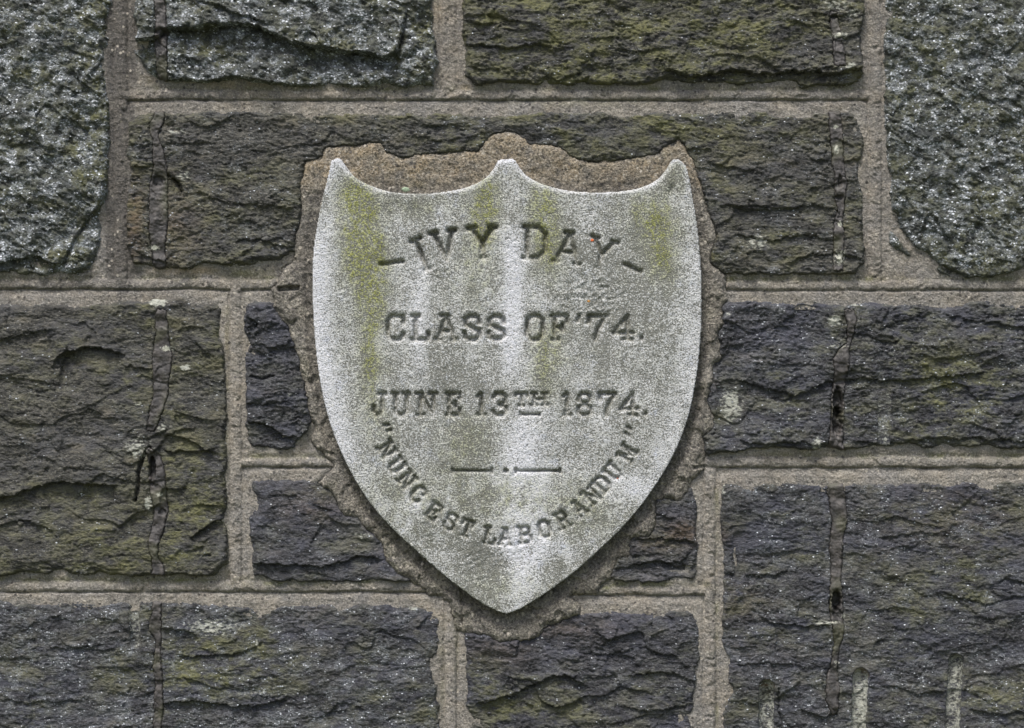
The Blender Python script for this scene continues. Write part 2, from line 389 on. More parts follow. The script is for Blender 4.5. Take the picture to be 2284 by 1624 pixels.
# broken ledges: stone -> list of (polyline left to right, step, reach above, reach below)
LEDGES = {
 'A': [([(-120,600),(0,588),(63,571),(105,580),(139,584),(168,529),(202,483),(248,440)], 15, 90, 34), ([(195,170),(214,155),(232,128),(252,100)], 8, 50, 30),
       ([(60,110),(100,118),(130,108)], 5, 30, 20), ([(20,330),(70,318),(120,332),(160,350)], 5, 40, 20), ([(120,240),(150,230),(200,236)], 4, 30, 20)],
 'B': [([(290,92),(349,84),(374,67),(441,63),(517,55),(588,67),(672,101),(793,118),(830,124),(874,126),(890,100),(907,25)], 30, 90, 38),
       ([(430,0),(480,12),(520,30),(610,60)], 9, 30, 16), ([(360,180),(450,184),(530,172),(620,190)], 8, 30, 10)],
 'C': [([(1020,102),(1075,99),(1110,108),(1176,101),(1236,106)], 11, 40, 18), ([(1480,150),(1533,172),(1575,168),(1630,156),(1693,166),(1785,158),(1852,164),(1930,150)], 20, 60, 26),
       ([(1030,40),(1090,36),(1140,44),(1200,60)], 7, 26, 14), ([(1210,170),(1250,178),(1300,160)], 8, 40, 14), ([(1370,110),(1430,118),(1500,104)], 6, 26, 14), ([(1860,86),(1890,84),(1928,72)], 8, 26, 14)],
 'D': [([(2060,200),(2100,215),(2160,270)], 6, 60, 30), ([(2100,330),(2150,380),(2190,400)], 6, 50, 30), ([(2010,420),(2040,470),(2080,500)], 6, 50, 30)],
 'E': [([(374,391),(392,402),(400,418),(412,440)], 16, 26, 16), ([(280,369),(315,372),(345,366)], 8, 30, 16), ([(280,322),(380,322),(470,314)], 5, 24, 16),
       ([(430,425),(520,455),(600,458),(668,466)], 6, 40, 22), ([(520,540),(570,532),(620,548),(660,552)], 9, 40, 20), ([(300,560),(340,575),(380,590)], 9, 40, 14),
       ([(1600,456),(1700,470),(1800,460),(1862,465)], 7, 40, 22), ([(1640,520),(1720,535),(1790,525),(1862,535)], 8, 40, 22), ([(1760,590),(1800,572),(1850,566),(1930,580)], 8, 30, 14),
       ([(1880,360),(1930,352)], 9, 30, 18), ([(1570,360),(1640,375),(1700,385)], 6, 30, 18), ([(900,300),(980,312),(1050,303),(1090,295)], 5, 26, 14)],
 'F': [([(118,815),(130,795),(160,782),(210,773),(240,780),(276,792)], 15, 60, 50), ([(-10,1116),(50,1097),(118,1076),(210,1080),(262,1082)], 13, 70, 60),
       ([(365,1004),(420,1006),(483,1009)], 9, 30, 16), ([(424,1200),(462,1174),(512,1146)], 12, 50, 40), ([(270,815),(330,822),(345,818)], 7, 30, 16), ([(-10,760),(60,745),(130,735)], 5, 40, 30), ([(360,975),(400,962),(440,955)], 7, 30, 20)],
 'G': [([(546,941),(600,948),(630,969),(662,970)], 16, 36, 16), ([(540,895),(580,900),(640,893)], 7, 30, 16), ([(560,765),(610,775),(660,760)], 7, 30, 16), ([(620,700),(650,712),(670,720)], 7, 20, 16)],
 'H': [([(556,1255),(640,1260),(720,1262),(800,1244),(850,1250)], 12, 44, 20), ([(700,1130),(750,1140),(800,1150)], 5, 30, 20)],
 'I': [([(360,1400),(420,1408),(440,1420)], 9, 30, 16), ([(400,1466),(470,1462),(540,1455),(590,1430)], 9, 40, 20), ([(360,1570),(420,1562),(540,1575),(640,1560)], 12, 50, 34), ([(100,1440),(160,1446),(230,1435)], 6, 30, 20), ([(0,1560),(110,1566),(200,1560)], 5, 30, 20)],
 'J': [([(1060,1570),(1120,1558),(1200,1520),(1260,1505),(1310,1528)], 15, 60, 40), ([(1300,1455),(1350,1460),(1420,1448)], 6, 30, 18), ([(1400,1510),(1480,1500),(1550,1520)], 9, 40, 22), ([(1380,1575),(1460,1585),(1545,1570)], 8, 40, 22)],
 'K': [([(1612,1278),(1700,1284),(1760,1276)], 7, 30, 20), ([(1700,1385),(1790,1396),(1850,1392)], 8, 30, 18), ([(1780,1580),(1830,1598),(1870,1592)], 9, 30, 20), ([(1960,1200),(2060,1188),(2150,1200)], 5, 40, 30),
       ([(2100,1320),(2190,1345),(2284,1330),(2340,1340)], 7, 60, 40), ([(1640,1480),(1720,1478),(1800,1486)], 6, 30, 20), ([(2160,1580),(2240,1594),(2340,1575)], 9, 50, 30)],
 'L': [([(1640,846),(1720,868),(1780,880),(1850,850),(1930,845),(1980,848),(2060,844),(2200,830)], 11, 44, 26), ([(2110,700),(2160,712),(2220,720),(2330,740)], 8, 44, 26),
       ([(1600,975),(1700,990),(1780,984),(1850,995)], 9, 30, 14), ([(1900,985),(2000,988),(2100,975),(2300,985)], 9, 40, 16), ([(2040,790),(2120,800),(2220,780)], 6, 30, 20), ([(1960,738),(2010,715),(2080,700)], 6, 30, 20)],
 'M': [([(1412,1205),(1470,1200),(1560,1210)], 10, 36, 20), ([(1400,1262),(1470,1250),(1510,1262),(1562,1258)], 10, 30, 16)],
}
CRACKS = {'F': [([(334,998),(318,1024),(310,1050),(310,1080),(303,1116)], 5, 16), ([(455,1240),(470,1238)], 4, 6)], 'E': [([(373,391),(382,394),(398,408),(405,425)], 5, 10)],
 'C': [([(1858,26),(1852,50),(1862,72)], 3, 8)], 'L': [([(1862,870),(1858,900),(1856,960),(1857,985)], 5, 14), ([(1896,690),(1904,720),(1890,742)], 3, 7)],
 'K': [([(1861,1300),(1852,1345),(1857,1380)], 5, 12), ([(1852,1510),(1851,1560),(1858,1580)], 4, 12), ([(1736,1535),(1738,1590),(1744,1610)], 3, 7)], 'G': [([(560,840),(585,846),(610,838)], 4, 8)]}
# drill marks: (x top, y top, x bottom, y bottom, half width, depth, pale film, ochre at the top)
GROOVES = {
 'K': [(1710,1532,1712,1790,18,17,.50,1), (1921,1508,1906,1790,18,17,.62,1), (2134,1476,2112,1790,17,18,.52,0), (1648,1200,1650,1290,14,5,.1,0), (2001,1076,2002,1170,14,3,.0,0)],
 'I': [(299,1310,301,1434,13,10,.42,0), (33,1310,33,1350,10,4,.3,0), (572,1424,573,1438,3,3,.8,0)],
 'L': [(1628,878,1630,955,33,6,.0,0), (1972,888,1970,1060,15,4,.38,0)],
}
# pale lichen spots (stone, x, y, rx, ry, strength)
SPOTS = [('F',352,672,22,14,1.1),('F',372,777,18,8,.9),('F',414,820,14,8,.9),('F',310,1000,44,34,.55),('F',331,1122,10,22,.8),('F',358,1103,14,8,.7),('F',310,905,10,14,.5),('F',365,955,16,14,.6),
 ('F',60,675,90,10,.5),('F',470,1000,30,60,.15),('F',240,960,90,60,.22),('E',395,292,30,10,.5),('E',410,393,26,16,.55),('E',345,553,16,8,.9),('E',1690,540,40,24,.55),('E',1872,575,20,26,.75),('E',1866,333,10,12,.9),
 ('E',1873,500,8,10,.9),('E',1864,282,8,6,.9),('E',1926,420,8,90,.4),('E',1780,250,70,7,.6),('E',1925,380,8,40,.5),('C',1870,80,22,10,.8),('C',1860,12,50,16,.55),('C',1900,30,24,14,.55),
 ('C',1895,150,16,12,.7),('C',1400,60,30,8,.4),('C',1580,60,24,6,.4),('A',228,205,10,40,.2),('I',470,1398,80,26,.62),('I',590,1540,180,20,.35),('I',430,1490,30,8,.4),('I',250,1340,60,8,.6),('I',922,1356,12,10,.9),
 ('I',650,1345,90,12,.6),('L',1632,905,30,48,.72),('L',1700,665,80,8,.7),('L',1862,715,16,12,1.1),('L',1905,678,22,8,.6),('L',1820,990,14,18,.7),('L',1875,772,34,5,.6),('L',1940,660,140,7,.5),('L',2040,855,60,24,.25),
 ('K',1760,1070,60,8,.8),('K',2080,1068,160,8,.7),('K',1612,1088,8,20,.7),('H',810,1195,26,14,.5),('H',800,1220,30,30,.25),('H',630,1070,40,10,.3),('J',1300,1460,180,90,.14),('J',1500,1352,60,6,.5),
 ('K',1846,1388,40,6,.75),('K',1880,1375,16,8,.6),('K',1865,1480,10,12,.6),('K',1625,1180,12,10,.4),('G',648,880,16,8,.4),('M',1390,1225,26,12,.3),('K',1990,1240,140,60,.12),('L',1620,700,22,8,.5)]
# regional green: (x, y, rx, ry, strength)
GREEN = [(1300,120,330,110,.45),(1620,60,260,120,.25),(1500,290,170,50,.5),(1700,300,100,60,.4),(2130,880,170,110,.55),(2050,800,120,100,.3),(430,760,90,120,.2),(420,1120,110,160,.45),(200,1150,200,120,.2),
 (430,1500,150,60,.9),(470,1430,120,40,.3),(620,1540,140,40,.3),(1150,1560,120,60,.5),(1400,1560,160,60,.35),(2100,1280,180,160,.35),(2200,1560,120,80,.4),(230,60,60,200,.5),(215,320,50,300,.5),(940,100,60,90,.6),
 (2020,120,60,160,.4),(2230,500,120,120,.3),(560,650,60,60,.6),(1120,250,500,20,.3),(160,1270,300,30,.4),(600,420,130,160,.1)]
BLUE = [(560,300,200,80),(60,700,140,60),(60,990,160,90),(1750,350,140,70),(1900,120,90,80),(610,740,60,60),(1250,1420,200,60),(1700,730,140,70)]
IRON = [(1545,1190,70,26,.8),(1470,1215,60,20,.35),(1640,1350,80,40,.25),(690,1130,60,40,.3),(390,520,60,120,.35),(300,480,22,90,.8),(1110,1450,80,40,.25),(2120,1150,150,80,.2),(1250,1400,120,30,.3)]

# sealant strips: stone, [(x, y, half width)], ragged ends
STRIPS = [
 ('B', [(356,-190,12),(357,0,12),(361,25,11),(363,60,12),(359,95,13),(363,130,12),(362,160,11),(366,196,8)], [(363,74,14,8)]),
 ('E', [(351,236,6),(356,255,11),(350,275,14),(344,290,11),(347,310,7),(352,330,9),(355,355,13),(356,385,14),(354,410,18),(353,440,20),(355,480,20),(353,520,18),(352,550,15),(356,575,14),(357,604,12)], [(353,404,14,13)]),
 ('F', [(361,690,9),(359,715,12),(362,745,14),(361,780,18),(362,805,21),(360,840,18),(359,875,15),(355,895,14),(350,915,14),(343,940,11),(337,962,8)], []),
 ('F', [(334,1000,7),(343,1015,12),(350,1040,15),(352,1075,17),(355,1110,15),(360,1140,14),(354,1170,13),(350,1190,13),(342,1220,9),(348,1245,7),(354,1265,13),(353,1290,14)], [(340,1044,8,24),(362,1142,8,7),(340,1075,5,10)]),
 ('I', [(352,1334,10),(349,1370,10),(347,1395,13),(347,1412,11),(352,1430,5),(353,1460,7),(350,1490,9),(355,1530,8),(353,1560,10),(354,1585,9),(350,1612,8),(350,1660,9),(352,1760,9)], []),
 ('C', [(1857,26,5),(1860,45,9),(1863,70,9),(1867,92,10),(1869,118,12),(1871,150,12)], [(1860,38,8,4)]),
 ('E', [(1866,226,8),(1863,245,14),(1863,270,14),(1866,300,13),(1869,330,13),(1870,360,14),(1873,385,12),(1875,410,13),(1873,440,11),(1876,470,6),(1870,490,9),(1870,530,10),(1869,570,11),(1869,604,10)], [(1874,405,5,14),(1872,440,10,5)]),
 ('L', [(1894,690,11),(1898,710,12),(1899,722,9),(1896,740,7),(1894,765,6),(1880,782,12),(1875,800,17),(1876,830,15),(1873,850,13),(1871,864,12),(1868,880,13),(1868,930,14),(1866,965,14),(1865,985,15),(1864,1008,17),(1865,1022,16)], [(1869,900,11,34),(1867,940,11,30)]),
 ('K', [(1864,1074,17),(1867,1100,17),(1870,1130,17),(1873,1165,15),(1867,1200,14),(1866,1232,13),(1866,1260,12),(1864,1290,11),(1866,1325,13),(1866,1370,14),(1870,1400,12),(1869,1430,9),(1864,1455,6),(1861,1480,6),(1858,1505,12),(1857,1540,14),(1857,1565,13),(1861,1596,5)], [(1866,1340,10,22),(1868,1368,9,12)]),
]
SHIELD = (spline([(738,357),(729,400),(716,452),(706,505),(698,565),(696,645),(701,750),(713,850),(737,950),(775,1040),(820,1116),(875,1180),(942,1242),(1010,1300),(1072,1345),(1112,1366)])
          + [(1130,1370),(1150,1364)] +
          spline([(1165,1357),(1212,1328),(1282,1277),(1342,1223),(1402,1163),(1455,1095),(1503,1015),(1536,930),(1556,830),(1565,730),(1566,640),(1560,540),(1548,452),(1534,380),(1527,366),(1514,355),(1502,355)])
          + spline([(1498,358),(1484,380),(1465,400),(1430,417),(1380,426),(1320,428),(1268,424),(1215,411),(1180,394),(1162,376),(1150,357)])
          + spline([(1144,353),(1117,354)]) +
          spline([(1110,357),(1098,378),(1080,397),(1055,411),(1018,422),(962,430),(907,431),(860,424),(820,410),(792,394),(774,374),(760,354)])
          + [(752,351)])
SURR = [(727,323),(785,321),(823,313),(857,313),(860,336),(899,347),(966,338),(1063,334),(1078,312),(1092,298),(1117,290),(1155,294),(1180,319),(1247,321),(1268,340),(1310,357),(1386,352),(1449,344),(1491,323),(1512,306),(1529,319),
 (1546,353),(1571,420),(1579,454),(1592,490),(1604,525),(1596,550),(1588,582),(1608,598),(1625,613),(1622,640),(1627,668),(1613,689),(1621,723),(1607,744),(1614,799),(1596,815),(1593,853),(1581,891),(1600,945),(1590,962),(1575,975),(1580,1017),(1575,1050),(1545,1075),(1533,1101),(1520,1122),(1490,1118),(1464,1120),
 (1467,1169),(1450,1200),(1412,1204),(1408,1242),(1380,1250),(1362,1292),(1345,1305),(1335,1328),(1272,1331),(1300,1350),(1295,1372),(1224,1400),(1214,1415),(1183,1433),(1117,1435),(1075,1420),(1026,1414),(1012,1400),(1000,1345),(985,1332),(957,1332),(936,1310),(895,1290),(858,1256),(850,1215),(818,1186),(790,1160),
 (763,1152),(748,1118),(728,1094),(706,1078),(722,1055),(741,1040),(718,1010),(690,985),(700,950),(685,925),(678,880),(668,824),(660,790),(650,770),(640,735),(622,712),(606,688),(604,643),(613,628),(628,598),(655,580),(653,538),(662,500),(670,462),(664,420),(680,357),(714,344)]
# mortar joints: (orientation, fixed coordinate of the bead, from, to, half width, bead height, dark film)
JOINTS = [('h',211,262,1950,11,7,.15),('h',634,-560,262,11,6,.12),('h',634,262,660,11,6,.1),('h',636,1600,1953,11,6,.1),('h',636,1953,2840,11,6,.15),('h',1032,540,740,10,7,.0),('h',1031,1560,2840,12,7,.05),('h',1309,-560,525,12,7,.0),('h',1309,525,1000,12,7,.0),
 ('h',1318,1250,1585,10,6,.0),('v',268,-352,634,14,6,2.0),('v',1000,-220,211,17,6,.25),('v',1953,-560,636,15,7,.25),('v',525,646,1309,13,7,.05),('v',1584,1050,1786,13,8,.0),('v',1005,1335,1786,13,8,.0),
 ('h',1785,-560,2840,12,6,.1),('v',-262,-352,1785,12,6,.3),('v',2580,-352,1785,12,6,.2),('h',-352,-560,262,12,6,.2),('h',-215,262,1953,12,6,.2),('h',-352,1953,2840,12,6,.2),
 ('v',83,1795,2090,12,6,.1),('v',843,1795,2090,12,6,.1),('v',1322,1795,2090,12,6,.1),('v',2072,1795,2090,12,6,.1),('v',446,-560,-225,12,6,.1),('v',1523,-560,-225,12,6,.1),('v',1953,-560,-225,12,6,.1)]

# ------------------------------------------------------------------ shared grid
def lines(lo, a, b, hi, fine, coarse):
    n1 = int((a - lo) / coarse); n2 = int((b - a) / fine); n3 = int((hi - b) / coarse)
    return np.concatenate([np.linspace(lo, a, n1, endpoint=False), np.linspace(a, b, n2, endpoint=False), np.linspace(b, hi, n3)]).astype(np.float32)
GXs = lines(-520, -30, 2314, 2800, 2.5, 8)
GYs = lines(-520, -30, 1654, 2080, 2.3, 8)
def subgrid(x0, x1, y0, y1):
    i0, i1 = np.searchsorted(GXs, [x0, x1]); j0, j1 = np.searchsorted(GYs, [y0, y1])
    return np.meshgrid(GXs[max(i0 - 1, 0):i1 + 1], GYs[max(j0 - 1, 0):j1 + 1])

def blob(X, Y, x, y, rx, ry): return np.exp(-((X - x) / rx) ** 2 - ((Y - y) / ry) ** 2)
def strip_sdf(pts, X, Y):
    """<0 inside the ribbon; also wobble its sides"""
    P = np.array(pts, float)
    cx = np.interp(Y, P[:, 1], P[:, 0]); hw = np.interp(Y, P[:, 1], P[:, 2])
    sgn = np.where(X > cx, 3.3, 0.0)
    hw = hw * 1.06 + 1.8 * noise(Y / 7, sgn + cx / 40, 77) + 2.2 * noise(Y / 21, sgn * 2 + cx / 60, 78) + 1.0 * noise(X / 4, Y / 3.5, 76)
    d = np.abs(X - cx) - hw
    e = np.maximum(P[0, 1] - Y, Y - P[-1, 1]) + 4 * noise(X / 6, Y / 40, 79)
    return np.maximum(d, e)

_surr_cache = {}
def surr_sdf(X, Y):
    w = 4.0 * noise(X / 30, Y / 30, 401) + 2.6 * noise(X / 11, Y / 11, 402) + 1.6 * noise(X / 5, Y / 5, 403)
    return sdf(SURR, X, Y) + w

def stone_fields(key, X, Y):
    s = STONES[key]; sd = s['seed']; rel = s['rel']
    d = sdf(s['p'], X, Y)
    for e in s.get('extra', []): d = np.minimum(d, sdf(e, X, Y) )
    d0 = d
    yy = np.array([q[1] for q in s['p']]); y0, y1 = yy.min(), yy.max()
    v = np.clip((Y - y0) / (y1 - y0), 0, 1)
    d = d + 4.5 * noise(X / 34, Y / 26, sd) + 2.6 * noise(X / 12, Y / 8, sd + 1) + 1.2 * noise(X / 5, Y / 3.6, sd + 2)
    top = np.clip(1 - (Y - y0) / 60, 0, 1)
    R = 10 + 12 * noise(X / 90, Y / 90, sd + 3) ** 2 * 4 + 22 * top
    t = np.clip(-d / R, -.6, 1)
    prof = np.where(t < 0, t * 1.6, 1 - (1 - np.clip(t, 0, 1)) ** 2.4)
    smooth = s['base'] + 9 * rel * fbm(X / 170, Y / 120, sd + 5, 2) + 7 * (v - .45)
    if s['k'] == 'm':
        smooth = smooth + 9 * rel * fbm(X / 75 + Y / 150, Y / 75, sd + 6, 2)
    fc = s.get('fc', .8) * .55 * sstep(4, 45, -d)
    if s['k'] == 'm': smooth = smooth + fc * (facets(X, Y, 62, 1.2, sd, .20, .6) + .7 * facets(X, Y, 27, 1.3, sd + 1, .24, .7))
    else: smooth = smooth + fc * (facets(X, Y, 70, 2.2, sd, .17, .06) + .8 * facets(X, Y, 30, 2.4, sd + 1, .20, -.05))
    # ledges
    led = np.zeros_like(X)
    for pts, a, up, dn in LEDGES.get(key, []):
        P = np.array(spline(pts, 4)) if pts[-1][0] > pts[0][0] else np.array(pts, float)
        o = np.argsort(P[:, 0]); P = P[o]
        ly = np.interp(X, P[:, 0], P[:, 1]) + 5 * noise(X / 22, Y * 0 + P[0, 1] / 9, sd + 7) + 2.5 * noise(X / 8, Y * 0 + P[0, 1] / 7, sd + 8)
        fx = sstep(P[0, 0] - 8, P[0, 0] + 18, X) * sstep(P[-1, 0] + 8, P[-1, 0] - 18, X)
        dy = ly - Y
        led = led + fx * a * (1.0 if key in 'BF' else .72) * np.where(dy > 0, .55 * np.exp(-np.abs(dy) / up), -.75 * np.exp(-np.abs(dy) / dn) * (1 - .5 * np.exp(-np.abs(dy) / (dn * .25)) * 0))
    # foliation: overlapping broken leaves, each with a lip on its lower side
    if s['k'] == 'm':
        ca, sa = math.cos(.62), math.sin(.62)
        U = X * ca + Y * sa; V = -X * sa * .8 + Y * ca
        specs = [(46, 8.0, 60, .9), (21, 5.0, 30, 1.0), (9.5, 2.6, 15, 1.0)]
    else:
        tl = s.get('tilt', .05 if sd % 2 else -.07)
        U = X; V = Y + tl * X
        pf = s.get('per', 1.0); specs = [(27 * pf, 4.2, 74, 1.2), (13.5 * pf, 4.2, 38, 1.25), (7.6, 3.2, 22, 1.25), (4.9, 2.0, 12, 1.1)]
    fol = np.zeros_like(X)
    for k, (per, amp, lx, wv) in enumerate(specs):
        ph = V / per + wv * 1.5 * fbm(U / lx, V / (lx * .42), sd + 20 + k * 3, 3)
        cell = np.floor(ph)
        fr = ph - cell
        saw = fr ** 1.5 * sstep(1.0, .90, fr)
        A = np.clip(.34 + 1.5 * noise(U / (lx * .55) + cell * 3.7, cell * .73 + V * 0, sd + 40 + k) + .8 * noise(U / (lx * 1.7), V / (per * 2.5), sd + 50 + k), 0, 1.3)
        fol = fol + rel * amp * A * (saw - .35)
    n3 = 2.2 * fbm(X / 8, Y / 4.6, sd + 60, 2) + 4.5 * fbm(X / 48, Y / 30, sd + 64, 3)
    if s['k'] == 'm':
        fol = fol * .75 + 5.5 * rel * fbm(X / 24, Y / 20, sd + 61, 3) + 1.6 * fbm(X / 6, Y / 6, sd + 62, 2)
    rough = fol * s.get('fol', 1.0) + n3
    ex_f = 1.0
    if s.get('extra'):
        ex_f = 1 - .55 * sstep(12, -6, -sdf(s['p'], X, Y) * -1 * -1) if False else 1.0
    top_h = smooth + led + rough
    if s.get('extra'):
        out = sdf(s['p'], X, Y) > 0
        top_h = np.where(out, 9 + .5 * rough, top_h)
    H = top_h
    for pts, cw, cd in CRACKS.get(key, []):
        dc = np.full(X.shape, 1e3, np.float32)
        for (ax, ay), (bx, by) in zip(pts[:-1], pts[1:]):
            ex, ey = bx - ax, by - ay
            t_ = np.clip(((X - ax) * ex + (Y - ay) * ey) / (ex * ex + ey * ey), 0, 1)
            dc = np.minimum(dc, np.hypot(X - ax - t_ * ex, Y - ay - t_ * ey))
        H = H - cd * sstep(cw, cw * .3, dc + 1.6 * noise(X / 8, Y / 8, 97))
    # drill marks
    pale = np.zeros_like(X); ochre = np.zeros_like(X)
    for (xa, ya, xb, yb, hw, dp, pl, oc) in GROOVES.get(key, []):
        tt = np.clip(((X - xa) * (xb - xa) + (Y - ya) * (yb - ya)) / ((xb - xa) ** 2 + (yb - ya) ** 2), 0, 1)
        r = np.hypot(X - xa - tt * (xb - xa), Y - ya - tt * (yb - ya)) + 1.2 * noise(X / 7, Y / 12, sd + 71)
        f = np.sqrt(np.clip(1 - (r / hw) ** 2, 0, 1))
        m = sstep(0, .35, f)
        H = H * (1 - m) + (smooth + .12 * rough - dp * f) * m
        pale = np.maximum(pale, pl * m * np.clip(1.0 + .35 * noise(X / 16, Y / 30, 98), .4, 1.2))
        if oc: ochre = np.maximum(ochre, m * sstep(ya + 6, ya - 3, Y))
    for (k2, pts, holes) in STRIPS:
        if k2 != key: continue
        q = strip_sdf(pts, X, Y)
        m = sstep(2.5, -2.5, q)
        H = H * (1 - m) + (smooth + .6 * led + .10 * rough - 8) * m
        for (hx, hy, rx, ry) in holes:
            b = sstep(1.25, .7, np.hypot((X - hx) / rx, (Y - hy) / ry) + .25 * noise(X / 7, Y / 7, 90))
            H = H - (26 if ry > 15 else 12) * b * m
    sq = surr_sdf(X, Y)
    under = sstep(0, -14, sq)
    H = H * (1 - under) + (-16) * under - 1.0 * sstep(14, 0, sq) * (1 - under)
    H = -24 + (H + 24) * prof
    # masks
    gr = s['moss'] * .74 + 0.85 * fbm(X / 130, Y / 90, sd + 80, 3)
    for (x, y, rx, ry, a) in GREEN: gr = gr + a * blob(X, Y, x, y, rx, ry)
    bl = np.zeros_like(X)
    for (x, y, rx, ry) in BLUE: bl = bl + blob(X, Y, x, y, rx, ry)
    gr = np.clip(gr - .55 * bl, 0, 1)
    for (k2, x, y, rx, ry, a) in SPOTS:
        if k2 == key:
            pale = np.maximum(pale, a * np.exp(-(((X - x) / rx) ** 2 + ((Y - y) / ry) ** 2) ** 1.2) * (1 + .6 * noise(X / 9, Y / 6, 95)))
    # upper edges, mostly of the dark stones: light from above painted pale
    pale = np.maximum(pale, .52 * sstep(.9, .15, t) * sstep(26, 8, Y - y0) * (1 if s['k'] != 'm' else .3) * (1 + .5 * noise(X / 25, Y / 9, 96)))
    ir = np.zeros_like(X)
    for (x, y, rx, ry, a) in IRON: ir = np.maximum(ir, a * blob(X, Y, x, y, rx, ry))
    ir = np.maximum(ir, ochre)
    mi = np.clip(s['mica'] + .5 * fbm(X / 80, Y / 60, sd + 83, 3), 0, 1)
    return dict(H=H, d=d, t=t, base=smooth + .6 * led, rough=rough, masks=(gr, pale, mi, ir))

# ------------------------------------------------------------------ the wall
wall = empty('stone_wall', CX, GY, 0, 'dark schist wall of rough ashlar blocks with raised tan mortar joints around the shield', 'wall')
STONE_LABELS = {
 'A': 'mica-speckled block at the upper left corner', 'B': 'glittering block with a deep overhanging ledge', 'C': 'olive mossy block at the top', 'D': 'mica-speckled block at the upper right corner',
 'E': 'long block running behind the top of the shield', 'F': 'large greenish block on the left', 'G': 'narrow black block left of the shield', 'H': 'dark block at the lower left of the shield',
 'I': 'bluish block at the bottom left', 'J': 'dark block below the tip of the shield', 'K': 'bluish block with drill marks at the bottom right', 'L': 'dark block right of the shield', 'M': 'small dark block at the lower right of the shield'}
stone_cover = []
for key, s in STONES.items():
    P = np.array(s['p'] + [q for e in s.get('extra', []) for q in e], float)
    X, Y = subgrid(P[:, 0].min() - 8, P[:, 0].max() + 8, P[:, 1].min() - 8, P[:, 1].max() + 8)
    f = stone_fields(key, X, Y)
    keep_v = (f['t'] > -.55) & (surr_sdf(X, Y) > -34)
    k = keep_v[:-1, :-1] & keep_v[1:, :-1] & keep_v[:-1, 1:] & keep_v[1:, 1:]
    o = field_mesh('stone', X, Y, f['H'], k, MATS[s['k']], wall, f['masks'])
    if key in STONE_LABELS: o['label'] = STONE_LABELS[key]
    for (k2, pts, holes) in STRIPS:
        if k2 != key: continue
        p = np.array(pts)
        xs = np.arange(p[:, 0].min() - 30, p[:, 0].max() + 30, 2.0); ys = np.arange(p[:, 1].min() - 8, p[:, 1].max() + 8, 2.2)
        SX, SY = np.meshgrid(xs.astype(np.float32), ys.astype(np.float32))
        g = stone_fields(key, SX, SY)
        q = strip_sdf(pts, SX, SY)
        h = g['base'] + .38 * g['rough'] + 2.0 + 3.0 * noise(SX / 34, SY / 22, 201) + .7 * noise(SX / 9, SY / 6, 202)
        h = h + 3.0 * sstep(-4, -1.5, q) * sstep(.0, .5, noise(SX / 60, SY / 30, 203))       # curled edge here and there
        crack = np.abs((SY / 26 + .9 * noise(SX / 18, SY / 40, 205)) % 1 - .5)
        h = h - 3.2 * sstep(.07, .0, crack) * sstep(-.2, .3, noise(SX / 50, SY / 50, 206))
        h = h - 9 * sstep(-2.0, 2.0, q)
        endw = np.clip(g['t'], 0, 1)
        h = -24 + (h + 24) * (1 - (1 - endw) ** 3)
        dk = np.zeros_like(SX)
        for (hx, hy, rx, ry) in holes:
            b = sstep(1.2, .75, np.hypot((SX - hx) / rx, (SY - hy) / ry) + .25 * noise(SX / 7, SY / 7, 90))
            h = h - (22 if ry > 15 else 7) * b; dk = np.maximum(dk, b * .55)  # holes are cut in and also coloured dark to stand for their shade
        pale = np.zeros_like(SX)
        for (k3, x, y, rx, ry, a) in SPOTS:
            if k3 == key: pale = np.maximum(pale, a * .8 * blob(SX, SY, x, y, rx, ry))
        ok = q < 2.0
        kk = ok[:-1, :-1] & ok[1:, :-1] & ok[:-1, 1:] & ok[1:, 1:]
        field_mesh('sealant_strip', SX, SY, h, kk, M_strip, wall, (sstep(.1, .6, noise(SX / 70, SY / 60, 207)) * .6, pale, dk, 0 * SX))

# mortar: one continuous surface, divided into its joints
X, Y = np.meshgrid(GXs, GYs)
st = np.full(X.shape, 1e6, np.float32)
for key, s in STONES.items():
    P = np.array(s['p'], float)
    i0, i1 = np.searchsorted(GXs, [P[:, 0].min() - 60, P[:, 0].max() + 60]); j0, j1 = np.searchsorted(GYs, [P[:, 1].min() - 60, P[:, 1].max() + 60])
    dd = sdf(s['p'], X[j0:j1, i0:i1], Y[j0:j1, i0:i1])
    st[j0:j1, i0:i1] = np.minimum(st[j0:j1, i0:i1], dd)
H = 2.5 * fbm(X / 60, Y / 60, 301, 3) + 2.4 * fbm(X / 11, Y / 9, 302, 3) + 2.0
own = np.full(X.shape, -1, np.int32); best = np.full(X.shape, 1e9, np.float32)
bead_h = np.zeros_like(X); film = np.zeros_like(X); wsum = np.zeros_like(X) + 1e-6; groove = np.zeros_like(X); shelf = np.zeros_like(X)
